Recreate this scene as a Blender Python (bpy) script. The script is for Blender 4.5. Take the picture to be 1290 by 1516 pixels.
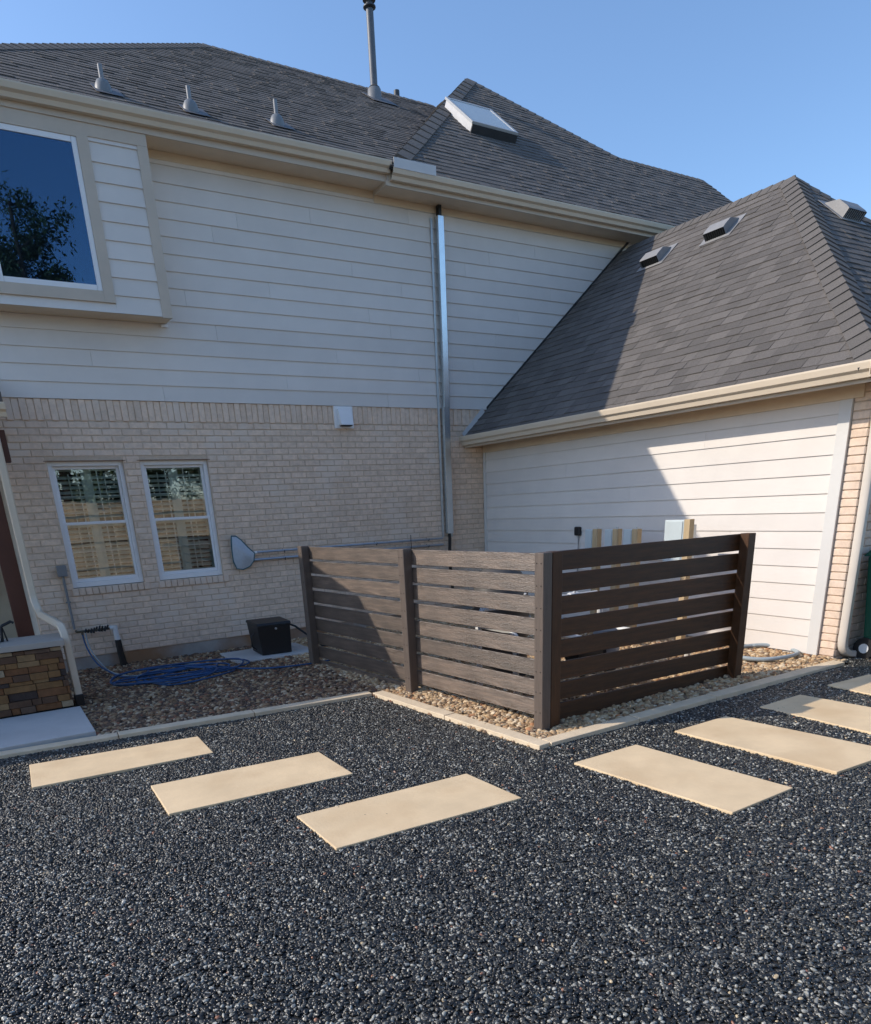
import bpy, bmesh, math, random
from mathutils import Vector, Matrix, noise
random.seed(7)
S = bpy.context.scene
for o in list(bpy.data.objects): bpy.data.objects.remove(o)

# ------------------------------------------------------------------ camera
FPX, PX, PY, W0 = 1045.4, 633.0, 1133.4, 1290.0          # focal length and principal point in photo pixels
YAW, PIT, ROL = 0.53300088, -0.35253414, -0.05120015
CAM = Vector((0, 0, 1.65))
fwd = Vector((math.sin(YAW)*math.cos(PIT), math.cos(YAW)*math.cos(PIT), math.sin(PIT)))
rgt = Vector((math.cos(YAW), -math.sin(YAW), 0)); up_ = rgt.cross(fwd)
c_, s_ = math.cos(ROL), math.sin(ROL)
RX, RU = c_*rgt + s_*up_, -s_*rgt + c_*up_
cam = bpy.data.objects.new('camera', bpy.data.cameras.new('camera')); S.collection.objects.link(cam)
cam.matrix_world = Matrix(((RX.x, RU.x, -fwd.x, CAM.x), (RX.y, RU.y, -fwd.y, CAM.y), (RX.z, RU.z, -fwd.z, CAM.z), (0, 0, 0, 1)))
cam.data.sensor_fit = 'HORIZONTAL'; cam.data.sensor_width = 36.0
cam.data.lens = FPX/W0*36.0
cam.data.shift_x = (645-PX)/W0; cam.data.shift_y = (PY-758)/W0
cam.data.clip_start = 0.05; cam.data.clip_end = 2000
S.camera = cam
S.render.resolution_x, S.render.resolution_y = 871, 1024
# ------------------------------------------------------------------ sky, sun, exposure
SUN = Vector((-1.63, 1.0, 1.22)).normalized()             # towards the sun
elev = math.asin(SUN.z)
wd = bpy.data.worlds.new('World'); S.world = wd; wd.use_nodes = True
nt = wd.node_tree; nt.nodes.clear()
sky = nt.nodes.new('ShaderNodeTexSky'); sky.sky_type = 'NISHITA'; sky.sun_disc = False
sky.sun_elevation = elev; sky.sun_rotation = math.atan2(SUN.x, SUN.y)
sky.altitude = 100; sky.air_density = 1.0; sky.dust_density = 0.7; sky.ozone_density = 8.5
bg = nt.nodes.new('ShaderNodeBackground'); bg.inputs[1].default_value = 0.15
ow = nt.nodes.new('ShaderNodeOutputWorld')
wb = nt.nodes.new('ShaderNodeVectorMath'); wb.operation = 'MULTIPLY'; wb.inputs[1].default_value = (1.20, 1.0, .84)   # camera white balance for open shade, whole sky alike
nt.links.new(sky.outputs[0], wb.inputs[0]); nt.links.new(wb.outputs[0], bg.inputs[0]); nt.links.new(bg.outputs[0], ow.inputs[0])
sl = bpy.data.lights.new('sun', 'SUN'); sl.energy = 2.1; sl.angle = math.radians(0.53); sl.color = (1.0, 0.90, 0.77)
so = bpy.data.objects.new('sun', sl); S.collection.objects.link(so)
so.rotation_euler = (-SUN).to_track_quat('-Z', 'Y').to_euler(); so.location = SUN*30
S.view_settings.view_transform = 'Standard'; S.view_settings.look = 'None'
S.view_settings.exposure = 0.90; S.view_settings.gamma = 1.0; S.view_settings.use_curve_mapping = False

# ------------------------------------------------------------------ photo pixel -> point helpers
def ray(x, y): return (RX*((x-PX)/FPX) + RU*(-(y-PY)/FPX) + fwd)
def gz(x, y=0):
    t = min(1, max(0, (x-3.1)/3.7)); return 0.10*t
def pg(x, y, dz=0.0):
    d = ray(x, y); z = dz
    for _ in range(12):
        p = CAM + d*((z-CAM.z)/d.z); z = gz(p.x)+dz
    return p
def pY(x, y, D): d = ray(x, y); return CAM + d*(D/d.y)
def pX(x, y, D): d = ray(x, y); return CAM + d*(D/d.x)

# ------------------------------------------------------------------ materials
MATS = {}
def mat(name, col, rough=.75, var=.15, scale=6., bump=0., bscale=80., metal=0., spec=.5, rnd=0., coords='pos', stretch=None, stain=None, ramp=None):
    """procedural principled material: world-position noise, optional per piece brightness, stains and fine bump"""
    if name in MATS: return MATS[name]
    m = bpy.data.materials.new(name); m.use_nodes = True; n = m.node_tree.nodes; l = m.node_tree.links
    b = n['Principled BSDF']; b.inputs['Roughness'].default_value = rough; b.inputs['Metallic'].default_value = metal
    b.inputs['Specular IOR Level'].default_value = spec
    if coords == 'pos':
        src = n.new('ShaderNodeNewGeometry').outputs['Position']
    else:
        src = n.new('ShaderNodeTexCoord').outputs['Object']
    if stretch:
        mp = n.new('ShaderNodeMapping'); mp.inputs['Scale'].default_value = stretch; l.new(src, mp.inputs[0]); src = mp.outputs[0]
    nz = n.new('ShaderNodeTexNoise'); nz.inputs['Scale'].default_value = scale; nz.inputs['Detail'].default_value = 6; nz.inputs['Roughness'].default_value = .62
    l.new(src, nz.inputs['Vector'])
    mr = n.new('ShaderNodeMapRange'); mr.inputs['From Min'].default_value = .3; mr.inputs['From Max'].default_value = .7
    mr.inputs['To Min'].default_value = 1-var; mr.inputs['To Max'].default_value = 1+var; l.new(nz.outputs['Fac'], mr.inputs[0])
    fac = mr.outputs[0]
    colsock = None
    if rnd or ramp:
        oi = n.new('ShaderNodeObjectInfo'); ge = n.new('ShaderNodeNewGeometry')
        ad = n.new('ShaderNodeMath'); ad.operation = 'ADD'; l.new(oi.outputs['Random'], ad.inputs[0]); l.new(ge.outputs['Random Per Island'], ad.inputs[1])
        fr = n.new('ShaderNodeMath'); fr.operation = 'FRACT'; l.new(ad.outputs[0], fr.inputs[0])
        if rnd:
            m2 = n.new('ShaderNodeMapRange'); m2.inputs['To Min'].default_value = 1-rnd; m2.inputs['To Max'].default_value = 1+rnd; l.new(fr.outputs[0], m2.inputs[0])
            mu = n.new('ShaderNodeMath'); mu.operation = 'MULTIPLY'; l.new(fac, mu.inputs[0]); l.new(m2.outputs[0], mu.inputs[1]); fac = mu.outputs[0]
        if ramp:
            cr = n.new('ShaderNodeValToRGB'); cr.color_ramp.interpolation = 'CONSTANT'
            el = cr.color_ramp.elements
            while len(el) < len(ramp): el.new(.5)
            for e, (p, c) in zip(el, ramp): e.position = p; e.color = (*c, 1)
            fr2 = n.new('ShaderNodeMath'); fr2.operation = 'MULTIPLY'; fr2.inputs[1].default_value = 7.31; l.new(fr.outputs[0], fr2.inputs[0])
            fr3 = n.new('ShaderNodeMath'); fr3.operation = 'FRACT'; l.new(fr2.outputs[0], fr3.inputs[0])
            l.new(fr3.outputs[0], cr.inputs[0]); colsock = cr.outputs[0]
    vm = n.new('ShaderNodeVectorMath'); vm.operation = 'SCALE'
    if colsock: l.new(colsock, vm.inputs[0])
    else: vm.inputs[0].default_value = col
    l.new(fac, vm.inputs['Scale'])
    out = vm.outputs[0]
    if stain:
        sc, scol, lo, hi = stain
        n2 = n.new('ShaderNodeTexNoise'); n2.inputs['Scale'].default_value = sc; n2.inputs['Detail'].default_value = 4; l.new(src, n2.inputs['Vector'])
        m3 = n.new('ShaderNodeMapRange'); m3.inputs['From Min'].default_value = lo; m3.inputs['From Max'].default_value = hi; l.new(n2.outputs['Fac'], m3.inputs[0])
        mx = n.new('ShaderNodeMix'); mx.data_type = 'RGBA'; l.new(m3.outputs[0], mx.inputs[0]); l.new(out, mx.inputs[6]); mx.inputs[7].default_value = (*scol, 1); out = mx.outputs[2]
    l.new(out, b.inputs['Base Color'])
    if bump:
        n4 = n.new('ShaderNodeTexNoise'); n4.inputs['Scale'].default_value = bscale; n4.inputs['Detail'].default_value = 5; l.new(src, n4.inputs['Vector'])
        bp = n.new('ShaderNodeBump'); bp.inputs['Strength'].default_value = bump; bp.inputs['Distance'].default_value = .004; l.new(n4.outputs['Fac'], bp.inputs['Height']); l.new(bp.outputs[0], b.inputs['Normal'])
    MATS[name] = m; return m

def glass(name, mirror, tint=(1, 1, 1), coat=(1, 1, 1)):
    m = bpy.data.materials.new(name); m.use_nodes = True; n = m.node_tree.nodes; l = m.node_tree.links
    n.remove(n['Principled BSDF']); out = n['Material Output']
    fr = n.new('ShaderNodeFresnel'); fr.inputs[0].default_value = 1.5
    ad = n.new('ShaderNodeMath'); ad.operation = 'ADD'; ad.use_clamp = True; ad.inputs[1].default_value = mirror; l.new(fr.outputs[0], ad.inputs[0])
    tr = n.new('ShaderNodeBsdfTransparent'); tr.inputs[0].default_value = (.86*tint[0], .90*tint[1], .88*tint[2], 1)
    gl = n.new('ShaderNodeBsdfGlossy'); gl.inputs['Roughness'].default_value = .006; gl.inputs['Color'].default_value = (*coat, 1)
    geo = n.new('ShaderNodeNewGeometry')
    wv = n.new('ShaderNodeTexNoise'); wv.inputs['Scale'].default_value = 2.2; l.new(geo.outputs['Position'], wv.inputs['Vector'])
    bp = n.new('ShaderNodeBump'); bp.inputs['Strength'].default_value = .03; bp.inputs['Distance'].default_value = .02; l.new(wv.outputs['Fac'], bp.inputs['Height']); l.new(bp.outputs[0], gl.inputs['Normal'])
    mx = n.new('ShaderNodeMixShader'); l.new(ad.outputs[0], mx.inputs[0]); l.new(tr.outputs[0], mx.inputs[1]); l.new(gl.outputs[0], mx.inputs[2]); l.new(mx.outputs[0], out.inputs[0])
    return m

siding_m = mat('white_siding_paint', (.735, .68, .62), .6, .045, 2.2, .10, 140, rnd=.04)
trim_m   = mat('beige_trim_paint', (.58, .49, .39), .55, .05, 4, .05, 90)
gutter_m = mat('beige_gutter_metal', (.68, .57, .43), .4, .04, 3)
soffit_m = mat('beige_soffit_paint', (.72, .58, .42), .7, .06, 3)
gtrim_m  = mat('cream_trim_paint', (.68, .66, .62), .55, .03, 4)
brick_m  = mat('whitewashed_brick', (.76, .585, .445), .85, .14, 22, .45, 70, rnd=.07, stain=(3, (.78, .64, .52), .52, .72))
mortar_m = mat('brick_mortar', (.62, .485, .36), .95, .10, 30, .5, 120)
found_m  = mat('foundation_concrete', (.40, .36, .32), .9, .16, 5, .5, 60, stain=(1.6, (.32, .18, .095), .42, .62))
shing_m  = mat('charcoal_shingle', (.130, .117, .106), .95, .28, 110, 1.0, 300, rnd=.20)
shcap_m  = mat('shingle_cap', (.128, .116, .105), .95, .28, 110, .6, 400, rnd=.08)
deck_m   = mat('roof_underlay', (.05, .048, .046), .95, .1)
galv_m   = mat('galvanised_metal', (.62, .65, .66), .27, .08, 5, metal=.95)
galvd_m  = mat('dull_galvanised_metal', (.50, .52, .53), .42, .12, 9, metal=.7)
white_m  = mat('white_vinyl', (.84, .83, .82), .4, .02, 5)
black_m  = mat('black_plastic', (.012, .012, .013), .45, .1, 9)
dark_m   = mat('dark_interior', (.012, .013, .013), .9, .1)
shutter_m= mat('shutter_paint', (.72, .76, .73), .5, .03)
fenceA_m = mat('grey_brown_stain', (.118, .083, .060), .42, .6, 2.6, .9, 22, spec=1.0, rnd=.28, coords='obj', stretch=(1.2, 14, 14), stain=(2.0, (.085, .058, .042), .50, .70))  # left panel boards, a greyer and lighter brown than the right panel
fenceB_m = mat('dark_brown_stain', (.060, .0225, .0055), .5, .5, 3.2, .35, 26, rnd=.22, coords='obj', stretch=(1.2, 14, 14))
postA_m  = mat('grey_brown_post_stain', (.120, .092, .074), .5, .18, 3.0, .3, 26, coords='obj', stretch=(14, 14, 1.5))
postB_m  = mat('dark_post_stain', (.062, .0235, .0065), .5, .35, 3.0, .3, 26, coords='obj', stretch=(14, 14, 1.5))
paver_m  = mat('buff_limestone', (.75, .57, .35), .85, .10, 3.4, .22, 45, stain=(2.3, (.66, .48, .28), .5, .72))
kerb_m   = mat('cream_kerb_concrete', (.72, .58, .40), .85, .12, 6, .5, 60)
slab_m   = mat('grey_concrete', (.54, .52, .49), .85, .08, 3, .3, 80)
patio_m  = mat('tan_concrete', (.52, .45, .36), .85, .08, 3, .3, 80)
pvc_m    = mat('white_pvc', (.72, .72, .70), .4, .04)
grey_m   = mat('grey_plastic', (.22, .23, .24), .5, .08)
pine_m   = mat('raw_pine', (.50, .37, .21), .7, .16, 4, .2, 40, stretch=(6, 6, 1))
panel_m  = mat('pale_grey_panel', (.52, .58, .58), .5, .05)
brownpost_m = mat('dark_red_brown_wood', (.085, .028, .016), .5, .15, 4)
hose_m   = mat('blue_hose', (.018, .075, .20), .45, .25, 9)
hosep_m  = mat('pale_blue_hose', (.33, .39, .42), .6, .1, 9)
green_m  = mat('green_bin_plastic', (.004, .075, .045), .5, .08)
soil_m   = mat('dark_gravel_bed', (.022, .022, .023), .95, .3, 60, .6, 120)
rockbed_m= mat('brown_rock_bed', (.05, .034, .024), .95, .3, 40, .6, 90)
picket_m = mat('cedar_picket', (.58, .44, .29), .8, .2, 4, .2, 30, rnd=.15)
bark_m   = mat('tree_bark', (.06, .045, .035), .95, .2, 8, .5, 20)
leaf_m   = mat('tree_leaves', (.045, .075, .028), .7, .35, 2, rnd=.3)
netm     = mat('net_mesh', (.50, .54, .58), .9, .06, 40)
teal_m   = mat('teal_net_rim', (.05, .13, .15), .5, .1)
alum_m   = mat('aluminium_pole', (.42, .45, .50), .35, .05, metal=.6)
brass_m  = mat('tarnished_brass', (.10, .085, .06), .5, .3, 60, metal=.5)
skyl_m   = mat('skylight_acrylic', (.47, .52, .52), .22, .03, 3)
skyf_m   = mat('skylight_frame', (.62, .62, .62), .4, .08, 8)
stone_m  = mat('ledge_stone', (.3, .2, .1), .85, .22, 14, .6, 50, ramp=[(0, (.22, .115, .042)), (.2, (.11, .058, .032)), (.38, (.27, .165, .075)), (.52, (.055, .037, .03)), (.66, (.19, .085, .034)), (.84, (.36, .27, .17)), (.93, (.14, .085, .055))])
cap_m    = mat('counter_cap_stone', (.40, .36, .31), .7, .06, 4)
pane_hi  = glass('bay_window_glass', .06, coat=(.32, .58, .95))
pane_lo  = glass('sash_window_glass', .075)

# ------------------------------------------------------------------ mesh helpers
COL = S.collection
def link(name, me, parent=None, m=None, label=None, cat=None, group=None, kind=None, loc=None):
    o = bpy.data.objects.new(name, me); COL.objects.link(o)
    if m is not None and me is not None and len(me.materials) == 0: me.materials.append(m)
    if parent is not None:
        o.parent = parent
        r = parent
        while r.parent: r = r.parent
        o.matrix_parent_inverse = parent_inv(parent)
    if loc is not None: o.location = loc
    if label: o['label'] = label
    if cat: o['category'] = cat
    if group: o['group'] = group
    if kind: o['kind'] = kind
    return o
def parent_inv(p):
    mtx = Matrix.Identity(4); q = p
    chain = []
    while q: chain.append(q); q = q.parent
    for q in reversed(chain):
        mtx = mtx @ q.matrix_parent_inverse @ Matrix.LocRotScale(q.location, q.rotation_euler, q.scale)
    return mtx.inverted()
def thing(name, loc, label, cat, group=None):
    o = link(name, None, label=label, cat=cat, group=group); o.location = loc; o.empty_display_size = .2
    return o
class MB:
    """collects faces in world coordinates; build() links ONE mesh object"""
    def __init__(s): s.v = []; s.f = []
    def add(s, v, f): k = len(s.v); s.v += [tuple(p) for p in v]; s.f += [tuple(i+k for i in q) for q in f]; return s
    def quad(s, *p): return s.add(p, [tuple(range(len(p)))])
    def box(s, x0, x1, y0, y1, z0, z1):
        return s.add([(x0,y0,z0),(x1,y0,z0),(x1,y1,z0),(x0,y1,z0),(x0,y0,z1),(x1,y0,z1),(x1,y1,z1),(x0,y1,z1)],
                     [(0,3,2,1),(4,5,6,7),(0,1,5,4),(1,2,6,5),(2,3,7,6),(3,0,4,7)])
    def hexa(s, p): return s.add(p, [(0,3,2,1),(4,5,6,7),(0,1,5,4),(1,2,6,5),(2,3,7,6),(3,0,4,7)])
    def prism(s, prof, a, b, ux, uy):
        """profile (list of 2d) swept from point a to b; ux,uy are the profile axes"""
        a, b, ux, uy = map(Vector, (a, b, ux, uy)); n = len(prof)
        v = [a+ux*p[0]+uy*p[1] for p in prof]+[b+ux*p[0]+uy*p[1] for p in prof]
        f = [(i, (i+1) % n, n+(i+1) % n, n+i) for i in range(n)]+[tuple(range(n))[::-1], tuple(range(n, 2*n))]
        return s.add(v, f)
    def tube(s, pts, r, n=8, cap=True):
        pts = [Vector(p) for p in pts]; rr = r if isinstance(r, (list, tuple)) else [r]*len(pts)
        rings = []; prev = None
        for i, p in enumerate(pts):
            t = (pts[min(i+1, len(pts)-1)]-pts[max(i-1, 0)]).normalized()
            if prev is None: a = Vector((0, 0, 1)).cross(t); a = a if a.length > .1 else Vector((1, 0, 0)).cross(t)
            else: a = prev - t*prev.dot(t)
            a.normalize(); prev = a; b = t.cross(a)
            rings.append([p+(a*math.cos(2*math.pi*k/n)+b*math.sin(2*math.pi*k/n))*rr[i] for k in range(n)])
        v = [q for g in rings for q in g]; f = []
        for i in range(len(pts)-1):
            for k in range(n): f.append((i*n+k, i*n+(k+1) % n, (i+1)*n+(k+1) % n, (i+1)*n+k))
        if cap: f += [tuple(range(n))[::-1], tuple(range((len(pts)-1)*n, len(pts)*n))]
        return s.add(v, f)
    def mesh(s, name):
        me = bpy.data.meshes.new(name); me.from_pydata(s.v, [], s.f); me.update(); return me
    def build(s, name, m, parent=None, smooth=False, bevel=0, **kw):
        me = s.mesh(name)
        bm = bmesh.new(); bm.from_mesh(me); bmesh.ops.recalc_face_normals(bm, faces=bm.faces)
        if bevel:
            bmesh.ops.bevel(bm, geom=[e for e in bm.edges], offset=bevel, segments=2, affect='EDGES', profile=.6)
        bm.to_mesh(me); bm.free()
        if smooth:
            for p in me.polygons: p.use_smooth = True
            if smooth != 'all': me.set_sharp_from_angle(angle=math.radians(40))
        return link(name, me, parent, m, **kw)

# ================================================================== GROUND
def axis(lo, hi, dense, n):  # coarse far away, fine in the yard
    a = [-400, -150, -60, -25] + [lo+(hi-lo)*i/n for i in range(n+1)] + [25, 60, 150, 400]
    return sorted(set(a))
gxs, gys = axis(-8, 12, 1, 40), axis(-8, 14, 1, 11)
mb = MB(); idx = {}
for j, y in enumerate(gys):
    for i, x in enumerate(gxs): idx[i, j] = len(mb.v); mb.v.append((x, y, gz(x)-.03))
for j in range(len(gys)-1):
    for i in range(len(gxs)-1): mb.f.append((idx[i, j], idx[i+1, j], idx[i+1, j+1], idx[i, j+1]))
mb.build('ground', soil_m, kind='structure')

KA, KB, KC, KD = pg(-60, 1131, .03), pg(552, 1028, .03), pg(800, 1107, .03), pg(1252, 982, .03)
KA = KB + (KA-KB)*3.0                                      # the kerb runs on past the patio
def kerb_y(x):
    if x < KB.x: return KA.y+(KB.y-KA.y)*(x-KA.x)/(KB.x-KA.x)
    if x < KC.x: return KB.y+(KC.y-KB.y)*(x-KB.x)/(KC.x-KB.x)
    return KC.y+(KD.y-KC.y)*(x-KC.x)/(KD.x-KC.x)

def scatter(name, cols, m, dens, size, flat, seed, sub, rough, label, parent=None):
    """one stuff object: loose stones scattered by geometry nodes over a sheet made of strips (x0,x1,ylo0,ylo1,yhi0,yhi1)"""
    mb = MB()
    for (x0, x1, a0, a1, b0, b1) in cols:                   # gently uneven surface, raked by hand
        nx = max(1, int((x1-x0)/.16)); ny = max(1, int((max(b0-a0, b1-a1))/.16))
        def P(i, j):
            t = i/nx; x = x0+(x1-x0)*t; lo, hi = a0+(a1-a0)*t, b0+(b1-b0)*t; y = lo+(hi-lo)*j/ny
            return (x, y, gz(x)+.002+.010*noise.noise((x*1.1, y*1.1, seed))+.005*noise.noise((x*3.4, y*3.4, seed+5)))
        for i in range(nx):
            for j in range(ny): mb.quad(P(i, j), P(i+1, j), P(i+1, j+1), P(i, j+1))
    ob = mb.build(name, m, kind='stuff', label=label[0], cat=label[1])
    ng = bpy.data.node_groups.new(name+'_scatter', 'GeometryNodeTree')
    ng.interface.new_socket('Geometry', in_out='INPUT', socket_type='NodeSocketGeometry'); ng.interface.new_socket('Geometry', in_out='OUTPUT', socket_type='NodeSocketGeometry')
    N, Lk = ng.nodes, ng.links
    gi, go = N.new('NodeGroupInput'), N.new('NodeGroupOutput')
    dp = N.new('GeometryNodeDistributePointsOnFaces'); dp.inputs['Density'].default_value = dens; dp.inputs['Seed'].default_value = seed
    Lk.new(gi.outputs[0], dp.inputs['Mesh'])
    jn = N.new('GeometryNodeJoinGeometry')
    for k in range(4):
        ic = N.new('GeometryNodeMeshIcoSphere'); ic.inputs['Radius'].default_value = 1; ic.inputs['Subdivisions'].default_value = sub
        sp = N.new('GeometryNodeSetPosition'); nz = N.new('ShaderNodeTexNoise'); nz.inputs['Scale'].default_value = .9
        ps = N.new('GeometryNodeInputPosition'); va = N.new('ShaderNodeVectorMath'); va.operation = 'ADD'; va.inputs[1].default_value = (k*7.3+seed, k*3.1, k*5.7)
        Lk.new(ps.outputs[0], va.inputs[0]); Lk.new(va.outputs[0], nz.inputs['Vector'])
        vs = N.new('ShaderNodeVectorMath'); vs.operation = 'SUBTRACT'; vs.inputs[1].default_value = (.5, .5, .5); Lk.new(nz.outputs['Color'], vs.inputs[0])
        sc = N.new('ShaderNodeVectorMath'); sc.operation = 'SCALE'; sc.inputs['Scale'].default_value = rough; Lk.new(vs.outputs[0], sc.inputs[0])
        Lk.new(ic.outputs['Mesh'], sp.inputs['Geometry']); Lk.new(sc.outputs[0], sp.inputs['Offset'])
        sm = N.new('GeometryNodeSetMaterial'); sm.inputs['Material'].default_value = m; Lk.new(sp.outputs[0], sm.inputs['Geometry'])
        ss = N.new('GeometryNodeSetShadeSmooth'); ss.inputs['Shade Smooth'].default_value = sub > 1; Lk.new(sm.outputs[0], ss.inputs[0])
        gt = N.new('GeometryNodeGeometryToInstance'); Lk.new(ss.outputs[0], gt.inputs[0]); Lk.new(gt.outputs[0], jn.inputs[0])
    ip = N.new('GeometryNodeInstanceOnPoints'); ip.inputs['Pick Instance'].default_value = True
    ri = N.new('FunctionNodeRandomValue'); ri.data_type = 'INT'; ri.inputs[4].default_value = 0; ri.inputs[5].default_value = 3; Lk.new(ri.outputs[2], ip.inputs['Instance Index'])
    rr = N.new('FunctionNodeRandomValue'); rr.data_type = 'FLOAT_VECTOR'; rr.inputs[0].default_value = (-.5, -.5, 0); rr.inputs[1].default_value = (.5, .5, 6.283)
    rs = N.new('FunctionNodeRandomValue'); rs.data_type = 'FLOAT_VECTOR'; rs.inputs[0].default_value = (size[0]*1.2, size[0]*.8, size[0]*flat); rs.inputs[1].default_value = (size[1]*1.3, size[1]*.85, size[1]*flat); rs.inputs['Seed'].default_value = 3
    rz = N.new('FunctionNodeRandomValue'); rz.data_type = 'FLOAT_VECTOR'; rz.inputs[0].default_value = (0, 0, 0); rz.inputs[1].default_value = (0, 0, size[1]*.55); rz.inputs['Seed'].default_value = 9
    s2 = N.new('GeometryNodeSetPosition'); Lk.new(dp.outputs['Points'], s2.inputs['Geometry']); Lk.new(rz.outputs[0], s2.inputs['Offset'])
    Lk.new(s2.outputs[0], ip.inputs['Points']); Lk.new(jn.outputs[0], ip.inputs['Instance'])
    Lk.new(rr.outputs[0], ip.inputs['Rotation']); Lk.new(rs.outputs[0], ip.inputs['Scale'])
    jo = N.new('GeometryNodeJoinGeometry'); Lk.new(gi.outputs[0], jo.inputs[0]); Lk.new(ip.outputs[0], jo.inputs[0]); Lk.new(jo.outputs[0], go.inputs[0])
    md = ob.modifiers.new('scatter', 'NODES'); md.node_group = ng
    return ob
chip_m = mat('black_gravel_chips', (.04, .04, .04), .34, .4, 60, .3, 160, spec=.7, ramp=[(0, (.009, .0088, .0076)), (.42, (.023, .0228, .0196)), (.67, (.052, .0515, .044)), (.82, (.125, .123, .106)), (.91, (.35, .345, .30)), (.989, (.30, .14, .08)), (.995, (.52, .41, .25))])
river_m = mat('river_rock', (.2, .15, .1), .7, .2, 30, .3, 90, ramp=[(0, (.26, .145, .072)), (.18, (.12, .068, .04)), (.36, (.35, .23, .125)), (.55, (.17, .10, .06)), (.70, (.085, .055, .04)), (.83, (.50, .38, .25)), (.94, (.25, .10, .05))])
xs = [-3.6, -2.8, -2, -.5, 1, 2, KB.x, (KB.x+KC.x)/2, KC.x, 3.8, 4.6, 5.4, 6.1, 6.66]
cols = [(a, b, .5, .5, kerb_y(a)+.01, kerb_y(b)+.01) for a, b in zip(xs, xs[1:])]
cols += [(6.66, 7.6, .5, .5, 3.62, 3.62), (7.6, 8.8, .5, .5, 3.62, 3.62)]
scatter('gravel', cols, chip_m, 9500, (.0048, .0112), .72, 1, 2, .7, ('loose black gravel chips covering the yard around the stepping stones', 'gravel'))
tan_m = mat('tan_pebble', (.3, .2, .1), .75, .2, 30, .3, 90, ramp=[(0, (.50, .34, .18)), (.2, (.36, .22, .11)), (.4, (.58, .43, .26)), (.6, (.40, .27, .15)), (.74, (.22, .14, .085)), (.84, (.66, .53, .36)), (.94, (.40, .19, .085))])
bed = lambda xs: [(a, b, kerb_y(a)+.10, kerb_y(b)+.10, 9.19, 9.19) for a, b in zip(xs, xs[1:])]
scatter('rock_bed', bed([.5, 1.2, 2, KB.x, 3.0]), river_m, 1700, (.013, .032), .66, 4, 2, .5, ('bed of dark brown river rocks between the brick wall and the kerb', 'rocks'))
scatter('pebble_bed', bed([3.0, (KB.x+KC.x)/2+.03, KC.x, 3.8, 4.6, 5.4, 6.1, 6.64]), tan_m, 1700, (.013, .032), .66, 6, 2, .5, ('bed of golden tan pebbles around the slatted screen and garage wall', 'pebbles'))
for o_, m_ in (('gravel', soil_m), ('rock_bed', rockbed_m), ('pebble_bed', rockbed_m)):
    me = bpy.data.objects[o_].data; me.materials.clear(); me.materials.append(m_)

# kerb: three mitred runs, laid as separate lengths
kw = .115
def kerb_run(a, b, side, n):
    d = (b-a); d.z = 0; d.normalize(); nn = Vector((-d.y, d.x, 0))*side
    for k in range(n):
        p, q = a+(b-a)*(k/n), a+(b-a)*((k+1)/n)
        q = q-(b-a).normalized()*.006
        e = random.uniform(-.004, .004)
        mb = MB(); zt = .046+e
        mb.hexa([(p.x, p.y, gz(p.x)-.05), (q.x, q.y, gz(q.x)-.05), (q.x+nn.x*kw, q.y+nn.y*kw, gz(q.x)-.05), (p.x+nn.x*kw, p.y+nn.y*kw, gz(p.x)-.05),
                 (p.x, p.y, gz(p.x)+zt), (q.x, q.y, gz(q.x)+zt), (q.x+nn.x*kw, q.y+nn.y*kw, gz(q.x)+zt), (p.x+nn.x*kw, p.y+nn.y*kw, gz(p.x)+zt)])
        mb.build('kerb', kerb_m, bevel=.006, kind='structure')
kerb_run(KA, KB+Vector((.0, 0, 0)), 1, 9)
kerb_run(KB, KC, 1, 2)
kerb_run(KC+Vector((kw*.9, .0, 0)), KD, 1, 4)

# slabs in front of the patio
mb = MB(); mb.box(-5, .505, 6.16, 7.16, -.05, .055); mb.build('path', slab_m, bevel=.008, kind='structure')
mb = MB(); mb.box(-7, .42, 7.165, 11.0, -.05, .035); mb.build('patio', patio_m, bevel=.006, kind='structure')

# stepping stones
def paver(px, label, group):
    P = [pg(x, y, .022) for x, y in px]
    c = sum(P, Vector())/4
    mb = MB(); mb.hexa([(p.x, p.y, p.z-.06) for p in P]+[(p.x, p.y, p.z) for p in P])
    o = mb.build('stepping_stone', paver_m, bevel=.005, label=label, cat='stepping stone', group=group)
    # slightly irregular sawn edge
    return o
GL, GR = 'stepping stones beside the patio', 'stepping stones leading to the garage'
paver([(47, 1166), (316, 1114), (293, 1090), (43, 1132)], 'buff stepping stone lying along the kerb by the patio slab', GL)
paver([(250, 1205), (523, 1145), (472, 1113), (223, 1163)], 'buff stepping stone, the middle of three offset stones beside the patio', GL)
paver([(498, 1256), (773, 1181), (691, 1145), (439, 1208)], 'buff stepping stone farthest from the house of the three offset stones', GL)
paver([(850, 1129), (1085, 1203), (1175, 1166), (942, 1102)], 'fully sunlit buff stepping stone beside the corner of the slatted screen', GR)
paver([(999, 1082), (1240, 1143), (1330, 1112), (1075, 1060)], 'buff stepping stone with one corner in the shadow of the slatted screen', GR)
paver([(1125, 1046), (1362, 1101), (1418, 1070), (1185, 1028)], 'buff stepping stone half covered by striped shadow of the slatted screen', GR)
paver([(1225, 1014), (1455, 1062), (1500, 1040), (1287, 998)], 'shaded buff stepping stone closest to the garage corner', GR)

# ================================================================== HOUSE
YW, XG, XL = 9.2, 6.66, .42
house = thing('house', (3.5, 9.2, 0), 'two storey house of pale brick and white lap siding with attached garage wing', 'house')

# foundation
mb = MB(); mb.box(XL, 6.64, YW+.014, YW+.3, -.3, .168); mb.build('foundation', found_m, house)
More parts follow.
